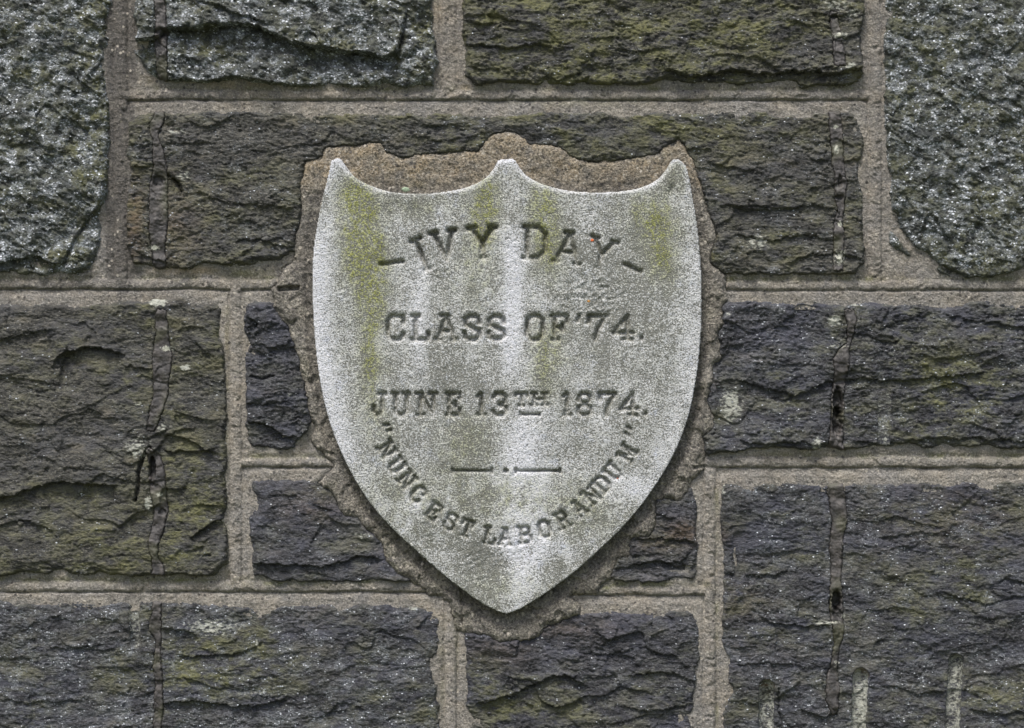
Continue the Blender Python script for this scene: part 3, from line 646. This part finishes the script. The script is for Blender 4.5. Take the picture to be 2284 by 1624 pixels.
for n, (o, c, a, b, hw, bh, fm) in enumerate(JOINTS):
    along, across = (X, Y) if o == 'h' else (Y, X)
    cc = c + 2.4 * noise(along / 120, along * 0 + n, 310 + n) + .8 * noise(along / 24, along * 0 + n, 311)
    off = across - cc
    out = np.maximum(np.maximum(a - along, along - b), 0)
    dist = np.abs(off) + out * 1.0
    if o == 'v': dist = dist + .01
    m = dist < best
    best = np.where(m, dist, best); own = np.where(m, n, own)
    w = np.exp(-(dist / 22) ** 2); film += fm * w; wsum += w
    endf = sstep(14, 0, out)
    hw2 = hw + 1.5 * noise(along / 40, along * 0 + n * 3, 312)
    bd = np.sqrt(np.clip(1 - (off / hw2) ** 2, 0, 1)) * bh * (.85 + .3 * noise(along / 70, along * 0 + n, 313)) * endf
    bead_h = np.maximum(bead_h, bd)
    if o == 'h': groove = np.maximum(groove, np.exp(-((off - hw2 - 1.0) / 2.2) ** 2) * endf * np.clip(3.2 + 5 * noise(along / 60, along * 0 + n, 314) + 2 * noise(along / 15, along * 0 + n, 315), 0, 8))
    else: groove = np.maximum(groove, np.exp(-((np.abs(off) - hw2 - 1.5) / 2.6) ** 2) * endf * 2.2)
film = film / np.maximum(wsum, .3)
cut = sstep(3.5, .5, bead_h)
chip = sstep(.2, .45, fbm(X / 34, Y / 22, 320, 3)) * 4
H = H + bead_h - groove * cut - np.minimum(chip, bead_h * .45)
H = H + 3.0 * sstep(16, 2, st) * (1 - sstep(0, 3, bead_h))                 # mortar drawn up to the stones
under = sstep(4, -20, surr_sdf(X, Y)); H = H * (1 - under) - 10 * under
alg = np.zeros_like(X)
for (o, c, a, b, hw, bh, fm) in JOINTS:
    if o == 'h': alg = np.maximum(alg, np.exp(-((Y - (c - 14)) / 7) ** 2) * sstep(a - 5, a + 5, X) * sstep(b + 5, b - 5, X))
alg = np.clip(alg * (.45 + 1.2 * fbm(X / 90, Y / 40, 330, 3)), 0, 1)
alg = np.maximum(alg, .55 * np.exp(-((X - 1600) / 6) ** 2) * (Y > 1090) * np.clip(.5 + noise(X / 20, Y / 60, 331), 0, 1))
alg = np.maximum(alg, .35 * np.exp(-((X - 505) / 5) ** 2) * (Y > 680) * (Y < 1290))
for (x, y, rx, ry, a) in [(545,608,60,12,.7),(590,620,50,14,.45),(1350,1310,22,9,1.0),(640,1302,120,6,.8),(210,1293,160,7,.7),(1770,622,90,8,.6),(2200,625,110,7,.4),(1300,228,180,8,.4),(985,1500,7,90,.4),(1018,1450,6,80,.4)]:
    alg = np.maximum(alg, a * blob(X, Y, x, y, rx, ry))
och = np.clip(.35 * fbm(X / 70, Y / 50, 332, 3) + .10, 0, 1)
for (x, y, rx, ry, a) in [(420,602,90,12,.8),(520,190,90,12,.7),(650,205,200,14,.4),(330,178,30,14,.5),(975,20,16,60,.5),(1040,195,20,12,.7),(1710,1508+0,1,1,0),(505,800,6,90,.5),(1040,212,60,10,.4),(1635,1560,20,30,.6)]:
    och = np.maximum(och, a * blob(X, Y, x, y, rx, ry))
pl = np.clip(.5 * fbm(X / 50, Y / 22, 334, 3), 0, 1)
film = np.maximum(film, .55 * blob(X, Y, 330, 215, 160, 24)); film = np.maximum(film, .45 * blob(X, Y, 120, 636, 400, 30))
film = np.clip(film + .35 * fbm(X / 110, Y / 60, 336, 3) * (film + .3) - .5 * np.clip((Y - 900) / 800, 0, 1), 0, 1)
NRM = field_normals(X, Y, H)
cellown = own[:-1, :-1]
kv = (st > -34) & (surr_sdf(X, Y) > -30)
kq = kv[:-1, :-1] & kv[1:, :-1] & kv[:-1, 1:] & kv[1:, 1:]
for n in range(len(JOINTS)):
    q = kq & (cellown == n)
    if q.sum() < 30: continue
    field_mesh('mortar_joint', X, Y, H, q, M_joint, wall, (alg, pl, film, och), NRM)

# gritty mortar smeared round the shield
x0, x1, y0, y1 = 590, 1645, 275, 1450
X, Y = np.meshgrid(np.arange(x0, x1, 2.4, dtype=np.float32), np.arange(y0, y1, 2.4, dtype=np.float32))
q = surr_sdf(X, Y); sh = sdf(SHIELD, X, Y)
low = sstep(420, 760, Y)
H = 13.5 + 5 * fbm(X / 70, Y / 70, 411, 3) + 2.6 * fbm(X / 13, Y / 13, 412, 3) + (1.6 - .7 * low) * noise(X / 4.3, Y / 4.3, 413)
H = H + 3 * sstep(-4, -14, q) * 0 - 5 * (1 - sstep(0, 8, -q))
bandw = 14 + 8 * sstep(700, 1100, Y)
H = H - (2 + 5 * low) * sstep(bandw + 8, bandw - 4, sh + 3 * noise(X / 18, Y / 18, 415))
# trowel layers
tl = fbm(X / 60, Y / 60, 417, 3); H = H + 4 * sstep(.02, .06, tl) * low
for (xa, xb, yc, hh, dp) in [(618, 668, 645, 5.5, 17), (672, 738, 1041, 4.5, 9), (1545, 1578, 1044, 4, 8), (960, 990, 1333, 4, 8), (1272, 1330, 1332, 3, 6), (1024, 1025, 1395, 2, 6)]:
    yc2 = yc - 1.5 + 3 * ((X - xa) / (xb - xa) - .5) * -1
    H = H - dp * sstep(hh + 1.5, hh - 1.5, np.abs(Y - yc2) + .8 * noise(X / 8, Y / 8, 418)) * sstep(xa - 3, xa + 5, X) * sstep(xb + 3, xb - 3, X)
vg = np.exp(-((X - 1031) / 3) ** 2) * sstep(1320, 1340, Y) * sstep(1412, 1395, Y); H = H - 7 * vg
edge = 1 - (1 - np.clip((-q + 1) / 30, 0, 1)) ** 3.2
H = 2 + (H - 2) * edge - 14 * sstep(-3, 1.5, q)
ok = q < 1.5
k = ok[:-1, :-1] & ok[1:, :-1] & ok[:-1, 1:] & ok[1:, 1:]
k &= (sh > -16)[:-1, :-1]
top = sstep(470, 380, Y)
al2 = np.clip(.5 * fbm(X / 50, Y / 50, 421, 3) * (1 - top) + .35 * blob(X, Y, 1440, 340, 60, 20) + .3 * blob(X, Y, 930, 415, 30, 12) + .45 * blob(X, Y, 870, 1250, 60, 60) + .5 * blob(X, Y, 1345, 1300, 20, 20), 0, 1)
dk2 = np.clip((.28 + .55 * fbm(X / 45, Y / 45, 422, 3)) * (1 - .35 * top) + .35 * sstep(30, 4, sh) * (1 - top) + .3 * blob(X, Y, 1380, 400, 120, 30) + .4 * blob(X, Y, 690, 560, 30, 120), 0, .85)  # includes a painted band of shade beside the shield
oc2 = np.clip(top * (.66 + .5 * fbm(X / 30, Y / 30, 423, 2)) + .02, 0, 1)
o = field_mesh('mortar_surround', X, Y, H, k, M_surround, wall, (al2, np.clip(.25 + fbm(X / 40, Y / 40, 424, 2), 0, 1) * .35, dk2, oc2))

# ------------------------------------------------------------------ the shield
T = 37.0
kk = (CAM_D - (T - HREF)) / CAM_D            # its face lies nearer than the stones: true size of the face
SH = [(CX + (x - CX) * kk, CY + (y - CY) * kk) for x, y in SHIELD]
def tp(x, y): return (CX + (x - CX) * kk, CY + (y - CY) * kk)

# letters as strokes in a unit box (x right, y down), slab serifs added as short strokes
def sf(x, y, w=.17, a=0): return [(x - w, y), (x + w, y)]
def arc(cx, cy, rx, ry, a0, a1, n=9):
    return [(cx + rx * math.cos(math.radians(a0 + (a1 - a0) * i / n)), cy + ry * math.sin(math.radians(a0 + (a1 - a0) * i / n))) for i in range(n + 1)]
L = {
 'I': [[(.5, 0), (.5, 1)], sf(.5, 0, .3), sf(.5, 1, .12)],
 'V': [[(.12, 0), (.5, 1), (.88, 0)], sf(.12, 0, .12), sf(.88, 0, .12)],
 'Y': [[(.1, 0), (.5, .52), (.9, 0)], [(.5, .52), (.5, 1)], sf(.1, 0, .12), sf(.9, 0, .12), sf(.5, 1, .06)],
 'D': [[(.15, 0), (.15, 1)], [(0, 0), (.6, 0), (.9, .22), (.9, .78), (.6, 1), (0, 1)]],
 'A': [[(.1, 1), (.5, 0), (.9, 1)], [(.26, .64), (.74, .64)], sf(.1, 1, .10), sf(.9, 1, .10), sf(.45, 0, .15)],
 'C': [[(.88, .3), (.88, .1), (.66, 0), (.3, 0), (.08, .2), (.08, .8), (.3, 1), (.7, 1), (.9, .78)], [(.88, .3), (.88, .02)]],
 'L': [[(.22, 0), (.22, 1)], sf(.22, 0), [(.05, 1), (.92, 1), (.92, .72)]],
 'S': [[(.88, .28), (.84, .08), (.62, 0), (.34, 0), (.1, .14), (.14, .38), (.5, .5), (.86, .62), (.9, .86), (.64, 1), (.34, 1), (.12, .9), (.08, .7)]],
 'O': [[(.32, 0), (.68, 0), (.92, .2), (.92, .8), (.68, 1), (.32, 1), (.08, .8), (.08, .2), (.32, 0)]],
 'F': [[(.18, 0), (.18, 1)], [(.02, 0), (.9, 0), (.9, .24)], [(.18, .48), (.62, .48)], [(.62, .36), (.62, .6)], sf(.18, 1, .18)],
 'E': [[(.18, 0), (.18, 1)], [(.02, 0), (.9, 0), (.9, .22)], [(.18, .48), (.62, .48)], [(.62, .38), (.62, .6)], [(.02, 1), (.9, 1), (.9, .76)]],
 'J': [[(.68, 0), (.68, .8), (.5, 1), (.22, 1), (.05, .8), (.08, .62)], sf(.68, 0, .22)],
 'U': [[(.16, 0), (.16, .8), (.36, 1), (.64, 1), (.84, .8), (.84, 0)], sf(.16, 0), sf(.84, 0)],
 'N': [[(.16, 1), (.16, 0), (.84, 1), (.84, 0)], sf(.12, 0, .14), sf(.84, 0), sf(.16, 1)],
 'M': [[(.12, 1), (.12, 0), (.5, .72), (.88, 0), (.88, 1)], sf(.1, 0, .1), sf(.9, 0, .1), sf(.12, 1, .14), sf(.88, 1, .14)],
 'T': [[(.5, 0), (.5, 1)], [(.06, .26), (.06, 0), (.94, 0), (.94, .26)], sf(.5, 1, .2)],
 'H': [[(.16, 0), (.16, 1)], [(.84, 0), (.84, 1)], [(.16, .5), (.84, .5)], sf(.16, 0), sf(.84, 0), sf(.16, 1), sf(.84, 1)],
 'B': [[(.18, 0), (.18, 1)], [(.02, 0), (.66, 0), (.84, .12), (.84, .36), (.66, .48), (.18, .48)], [(.66, .48), (.92, .62), (.92, .86), (.7, 1), (.02, 1)]],
 'R': [[(.18, 0), (.18, 1)], [(.02, 0), (.66, 0), (.86, .12), (.86, .38), (.66, .5), (.18, .5)], [(.6, .5), (.84, 1)], sf(.18, 1), sf(.88, 1, .12)],
 '1': [[(.5, 0), (.5, 1)], [(.26, .12), (.5, 0)], sf(.5, 1, .3)],
 '3': [[(.1, .16), (.3, 0), (.7, 0), (.9, .14), (.86, .4), (.5, .5), (.92, .62), (.92, .86), (.7, 1), (.3, 1), (.08, .82)]],
 '8': [[(.5, .47), (.16, .34), (.16, .12), (.34, 0), (.66, 0), (.84, .12), (.84, .34), (.5, .47), (.9, .64), (.9, .88), (.68, 1), (.32, 1), (.1, .88), (.1, .64), (.5, .47)]],
 '7': [[(.06, .26), (.06, 0), (.94, 0), (.5, .6), (.42, 1)]],
 '4': [[(.7, 0), (.08, .72), (.95, .72)], [(.7, 0), (.7, 1)], sf(.7, 1, .2)],
 '.': [[(.5, .93), (.5, .97)]],
 "'": [[(.55, 0), (.4, .22)]],
 '-': [[(0, .62), (.35, .56), (.65, .46), (1, .42)]],
 '~': [[(0, .42), (.35, .46), (.65, .56), (1, .62)]],
 '=': [[(0, 0), (0, .9)], [(.0, .45), (1, .45)], [(1, 0), (1, .9)]],
 'o': [[(.3, .5), (.5, .3), (.7, .5), (.5, .7), (.3, .5)]],
 '"': [[(.25, 0), (.15, .3)], [(.75, 0), (.65, .3)]],
}
GL = []   # (char, centre x, centre y, width, height, rotation in degrees clockwise, stroke half width, depth)
def put(ch, cx, cy, w, h, r=0, sw=4.6, dp=8.0): GL.append((ch, cx, cy, w, h, r, sw * 1.05, dp * 1.4))
put('-', 874, 586, 50, 34, 0, 4.2, 7)
put('I', 940, 568, 34, 70, -22, 5.2, 12); put('V', 992, 548, 54, 62, -8, 5.2, 12); put('Y', 1077, 541, 58, 66, -3, 5.2, 12)
put('D', 1195, 541, 54, 68, 1, 5.0, 11); put('A', 1268, 553, 60, 66, 8, 4.8, 9); put('Y', 1342, 566, 56, 64, 14, 4.6, 8)
put('~', 1411, 597, 38, 40, 12, 4.4, 7)
for ch, cx, w, h, dp in [('C', 883, 42, 52, 8), ('L', 938, 40, 52, 8), ('A', 995, 46, 52, 8), ('S', 1053, 40, 52, 9), ('S', 1108, 42, 50, 8), ('O', 1193, 42, 52, 9), ('F', 1250, 38, 52, 8), ('7', 1333, 42, 52, 8), ('4', 1390, 48, 52, 7)]:
    put(ch, cx, 731, w, h, 0, 4.9, dp)
put("'", 1291, 731, 26, 52, 0, 3.6, 6); put('.', 1432, 731, 16, 50, 0, 4.5, 7)
for ch, cx, w in [('J', 847, 32), ('U', 894, 36), ('N', 952, 42), ('E', 1012, 32), ('1', 1074, 28), ('3', 1114, 34), ('1', 1265, 28), ('8', 1304, 34), ('7', 1355, 38), ('4', 1403, 42)]:
    put(ch, cx, 902, w, 47, 0, 4.5, 7.5)
put('.', 1440, 902, 14, 46, 0, 4.5, 8)
put('T', 1163, 891, 30, 26, 0, 3.4, 6); put('H', 1203, 891, 34, 26, 0, 3.4, 6); put('=', 1182, 925, 42, 5, 0, 3.0, 6)
arcl = [('"', 215, 425), ('N', 235, 572), ('U', 308, 690), ('N', 385, 795), ('C', 468, 905), ('E', 585, 1035), ('S', 712, 1110), ('T', 832, 1160), ('L', 1008, 1214), ('A', 1118, 1222), ('B', 1268, 1207), ('O', 1413, 1165), ('R', 1548, 1098),
        ('A', 1668, 1010), ('N', 1765, 915), ('D', 1845, 828), ('U', 1925, 735), ('M', 2030, 600), ('"', 2068, 440)]
pc = [(793 + zx * .2986, 832.6 + zy * .2986) for _, zx, zy in arcl]
angs = [62, 58, 54, 50, 44, 36, 27, 19, 9, 2, -7, -17, -26, -36, -43, -48, -53, -60, -68]
for (ch, _, _), (px, py), ang in zip(arcl, pc, angs):
    put(ch, px, py, 27 if ch not in 'MN' else 29, 35 if ch != '"' else 26, ang, 3.9, 6.4)
put('=', 1053, 1051, 88, 10, 0, 2.6, 7); put('=', 1200, 1051, 98, 10, 0, 2.6, 7); put('o', 1128, 1050, 18, 16, 0, 2.4, 6)
NAMES = {'.': 'full stop', "'": 'apostrophe', '-': 'dash', '~': 'dash', '"': 'quotation mark', '=': 'rule', 'o': 'diamond'}

st_ = 2.0
xs = np.arange(686, 1577, st_, dtype=np.float32); ys = np.arange(342, 1380, st_, dtype=np.float32)
X, Y = np.meshgrid(xs, ys)
d = sdf(SH, X, Y)
# chipped, slightly uneven arris
rag = .7 * noise(X / 14, Y / 14, 501) + .5 * noise(X / 5, Y / 5, 502)
# letters
carve = np.zeros_like(X); lown = np.full(X.shape, -1, np.int32); lbest = np.full(X.shape, 0.0, np.float32)
for n, (ch, cx, cy, w, h, r, sw, dp) in enumerate(GL):
    cx, cy = tp(cx, cy)
    R = max(w, h) * .75 + 16
    i0, i1 = np.searchsorted(xs, [cx - R, cx + R]); j0, j1 = np.searchsorted(ys, [cy - R, cy + R])
    x = X[j0:j1, i0:i1]; y = Y[j0:j1, i0:i1]
    ca, sa = math.cos(math.radians(r)), math.sin(math.radians(r))
    dist = np.full(x.shape, 1e3, np.float32)
    for pl_ in L[ch]:
        pts = [(cx + ((a - .5) * w) * ca - ((b - .5) * h) * sa, cy + ((a - .5) * w) * sa + ((b - .5) * h) * ca) for a, b in pl_]
        for (ax, ay), (bx, by) in zip(pts[:-1], pts[1:]):
            ex, ey = bx - ax, by - ay; l2 = ex * ex + ey * ey + 1e-9
            t = np.clip(((x - ax) * ex + (y - ay) * ey) / l2, 0, 1)
            dist = np.minimum(dist, np.hypot(x - ax - t * ex, y - ay - t * ey))
    dist = dist + 1.1 * noise(x / 8, y / 8, 510) + .7 * noise(x / 3.6, y / 3.6, 511)
    vv = (-(x - cx) * sa + (y - cy) * ca) / h + .5
    fade = (1 - .55 * sstep(.45, 1.0, vv)) if h > 60 else (1 - .22 * sstep(.6, 1.0, vv))
    c = fade * dp * np.clip(1.0 + .35 * noise(x / 24, y / 24, 512) + .2 * noise(x / 9, y / 9, 513), .55, 1.3) * (.65 * sstep(sw * 1.45, sw * .1, dist) + .35 * np.clip(1 - dist / (sw * 2.2), 0, 1))
    carve[j0:j1, i0:i1] = np.maximum(carve[j0:j1, i0:i1], c)
    sc_ = c / dp
    m = (sc_ > lbest[j0:j1, i0:i1]) & (dist < sw * 1.2)
    lown[j0:j1, i0:i1] = np.where(m, n, lown[j0:j1, i0:i1]); lbest[j0:j1, i0:i1] = np.where(m, sc_, lbest[j0:j1, i0:i1])
inner = sstep(8, 40, -d)
face = T + 2.6 * fbm(X / 95, Y / 120, 520, 2) * inner + 1.2 * fbm(X / 26, Y / 26, 521, 3) + .55 * noise(X / 4.6, Y / 4.6, 522) + .35 * noise(X / 2.6, Y / 2.6, 523)
# spalled patches right of the middle and near the point
for (x, y, rx, ry, a) in [(1310, 655, 90, 50, 3.2), (1090, 1250, 70, 50, 2.6), (1330, 700, 60, 40, 2), (960, 1205, 60, 30, 2), (1260, 1030, 40, 30, 1.6), (960, 605, 60, 40, 2.5), (1500, 430, 12, 16, 4)]:
    face = face - a * blob(X, Y, x, y, rx, ry) * (1 + 1.1 * fbm(X / 16 + Y / 30, Y / 11, 524, 3))
face = face - carve
rr = 4.5 + 8.5 * sstep(440, 425, Y) * sstep(735, 765, X) * sstep(1520, 1490, X)
dd_ = np.clip(-(d + rag), 0, rr)
bev = rr - np.sqrt(np.clip(rr * rr - (rr - dd_) ** 2, 0, None))
Hs = face - bev * (.75 + .1 * noise(X / 60, Y / 60, 525))
# outside vertices are pulled onto the outline and taken back to the bed
gy_, gx_ = np.gradient(d, st_)
outv = d > 0
Xp = np.where(outv, X - gx_ * (d - .3), X); Yp = np.where(outv, Y - gy_ * (d - .3), Y)
Hs = np.where(outv, -6.0, Hs)
kv = d < st_ * 1.5
k = (d < 0)
k = (k[:-1, :-1] | k[1:, :-1] | k[:-1, 1:] | k[1:, 1:]) & kv[:-1, :-1] & kv[1:, :-1] & kv[:-1, 1:] & kv[1:, 1:]
# weathering and painted-light masks
ns = fbm(X / 26, Y / 90, 530, 3); n4 = fbm(X / 60, Y / 60, 531, 3); n5 = fbm(X / 18, Y / 24, 532, 3)
def band(x, w, ya, yb, f=60, drift=0): return np.exp(-((X - x - drift * (Y - ya) - 8 * n4) / w) ** 2) * sstep(ya - f, ya + f, Y) * sstep(yb + f * 1.5, yb - f * 1.5, Y)
alg = 1.1 * band(796, 42, 410, 640, 40, .12) + .85 * band(825, 30, 540, 740, 50, .02) + .7 * band(828, 26, 740, 900, 60) + .95 * band(1082, 32, 410, 545, 40, -.05) + .5 * band(930, 70, 450, 470, 30) + .32 * band(1060, 50, 560, 660) \
    + .85 * band(1208, 32, 420, 600, 50, .1) + .6 * band(1445, 50, 440, 520, 40) + .8 * band(1468, 36, 480, 620, 40, .05) + .55 * band(1220, 36, 720, 860, 50) + .35 * band(1040, 60, 930, 1040, 40) \
    + .30 * band(850, 40, 930, 980, 60) + .30 * band(1120, 120, 1060, 1160, 40) + .25 * band(900, 120, 1060, 1160, 60) + .25 * band(1300, 90, 1080, 1180, 50) + .25 * blob(X, Y, 1130, 1310, 90, 40) + .35 * blob(X, Y, 1500, 395, 24, 40)
alg = 1.15 * alg * (1 + .6 * ns + .5 * n5) + .13 + .22 * np.clip(n5, 0, 1)
clean_lit = 1.0 * np.exp(-((X - 1142 - 6 * n4) / 28) ** 2) * sstep(480, 560, Y) * sstep(900, 760, Y) + .6 * np.exp(-((X - 1160) / 45) ** 2) * sstep(880, 960, Y) \
    + .85 * sstep(60, 12, -d) * (X < 900) * sstep(470, 560, Y) * sstep(1150, 900, Y) + .55 * np.exp(-((X - 935) / 22) ** 2) * sstep(560, 640, Y) * sstep(900, 780, Y) + .5 * sstep(16, 3, -d) * sstep(440, 425, Y) \
    + .7 * blob(X, Y, 1180, 1120, 60, 130) + .6 * blob(X, Y, 905, 1130, 50, 30) + .6 * blob(X, Y, 1380, 1080, 70, 30) + .35 * sstep(70, 10, -d) * (X > 1400) * sstep(400, 600, Y) + .5 * blob(X, Y, 745, 390, 14, 40) + .5 * blob(X, Y, 1130, 365, 20, 14) + .6 * blob(X, Y, 1190, 1220, 80, 25)  # the scallop-edge term paints the sky-lit bevel into the colour
clean_lit = np.clip(clean_lit * (1 + .5 * n5), 0, 1)
grime = .44 + .28 * n4 + .25 * ns + .35 * blob(X, Y, 1000, 860, 90, 70) + .35 * blob(X, Y, 1360, 720, 90, 70) + .3 * blob(X, Y, 1300, 560, 110, 40) + .35 * blob(X, Y, 920, 450, 70, 30) + .4 * blob(X, Y, 1075, 1240, 60, 60) \
    + .3 * blob(X, Y, 1500, 400, 30, 40) + .3 * blob(X, Y, 1050, 980, 70, 60) + .25 * blob(X, Y, 1450, 600, 60, 120) + (.12 + .5 * np.clip(n5, -.5, 1) + .3 * n4) * sstep(980, 1150, Y) - .55 * clean_lit
inc = sstep(.12, .7, carve / 8.0) * (.62 + .5 * n5) * np.clip(1.15 - .5 * sstep(650, 1100, Y) * 0, 0, 1)
masks = (np.clip(alg, 0, 1), clean_lit, np.clip(grime, 0, 1), np.clip(inc * .60, 0, 1))
NR = field_normals(X, Y, np.where(outv, T - 14, Hs))
plaque = field_mesh('shield_plaque', Xp, Yp, Hs, k & (lown[:-1, :-1] < 0), M_plaque, None, masks, NR)
plaque['label'] = 'pale marble shield-shaped plaque with worn carved inscription, streaked green with algae'
plaque['category'] = 'plaque'
for n, g in enumerate(GL):
    q = k & (lown[:-1, :-1] == n)
    if q.sum() < 3: continue
    nm = NAMES.get(g[0])
    o = field_mesh('carved_letter' if nm is None else 'carved_' + nm.replace(' ', '_'), Xp, Yp, Hs, q, M_plaque, plaque, masks, NR)

def plain(name, c, rough=.8):
    t = NT(name); f = t.noise(4, det=3)
    t.l(t.mix(t.ss(f, .3, .7), tuple(q * .7 for q in c), c), t.b.inputs['Base Color']); t.b.inputs['Roughness'].default_value = rough
    return t.mat
def flake(name, x, y, h, rx, ry, thick, mat, parent=None, seed=0):
    r = np.random.RandomState(seed); me = bpy.data.meshes.new(name); N = 11
    vs = []; rad = 1 + .3 * (r.rand(N) - .5)
    for ring, hh in ((1.0, 0), (.8, thick), (.4, thick * 1.3)):
        for i in range(N):
            a = 2 * math.pi * i / N
            vs.append((rx * ring * rad[i] * math.cos(a) * S, -(hh + .6 * r.rand()) * S, -ry * ring * rad[i] * math.sin(a) * S))
    vs.append((0, -thick * 1.4 * S, 0)); fs = []
    for k in range(2):
        for i in range(N):
            j = (i + 1) % N; fs.append((k * N + i, k * N + j, (k + 1) * N + j, (k + 1) * N + i))
    fs += [(2 * N + i, 2 * N + (i + 1) % N, 3 * N) for i in range(N)]
    fs.append(tuple(range(N)))
    me.from_pydata(vs, [], fs); me.materials.append(mat)
    o = bpy.data.objects.new(name, me)
    o.location = Vector((wx(x), -h * S, wz(y))) - (parent.location if parent is not None else Vector((0, 0, 0)))
    return link(o, parent)
M_orange = plain('orange_lichen', (.62, .13, .03)); M_amber = plain('amber_lichen', (.50, .24, .05)); M_leaf = plain('dry_leaf', (.30, .38, .26))
for (x, y, r_, m_) in [(1321, 536, 4.2, M_orange), (1313, 672, 3.4, M_amber), (1460, 1151, 3.2, M_amber), (1378, 1068, 2.6, M_orange)]:
    x, y = tp(x, y)
    hh = float(Hs[int((y - ys[0]) / st_), int((x - xs[0]) / st_)])
    flake('lichen_spot', x, y, hh - .3, r_, r_ * .8, 1.4, m_, plaque, int(x))
lf = flake('leaf_fragment', 906, 424, 28, 9, 5.5, 2.0, M_leaf, None, 5)
lf['label'] = 'tiny pale green scrap of leaf lying in the left scallop on top of the shield'; lf['category'] = 'leaf'

# ------------------------------------------------------------------ ground
def ground_material():
    t = NT('short_grass_ground')
    f = t.noise(90, det=6, rough=.7); f2 = t.noise(900, det=3)
    c = t.mix(t.ss(f, .3, .7), (.045, .06, .02), (.11, .12, .05))
    c = t.mix(t.ss(f2, .5, .7, 0, .5), c, (.13, .11, .08))
    t.l(c, t.b.inputs['Base Color']); t.b.inputs['Roughness'].default_value = .95
    t.l(t.bump(f, 20), t.b.inputs['Normal'])
    return t.mat
gm = bpy.data.meshes.new('ground')
n = 40
gx = np.linspace(-60, 60, n); gyy = np.linspace(-90, .15, n)
vs = [(x, y, -.004 + (.02 * math.sin(x * .7) * math.sin(y * .5) if y < -3 else 0)) for y in gyy for x in gx]
fs = [(j * n + i, j * n + i + 1, (j + 1) * n + i + 1, (j + 1) * n + i) for j in range(n - 1) for i in range(n - 1)]
gm.from_pydata(vs, [], fs); gm.materials.append(ground_material())
go = link(bpy.data.objects.new('ground', gm)); go['kind'] = 'structure'
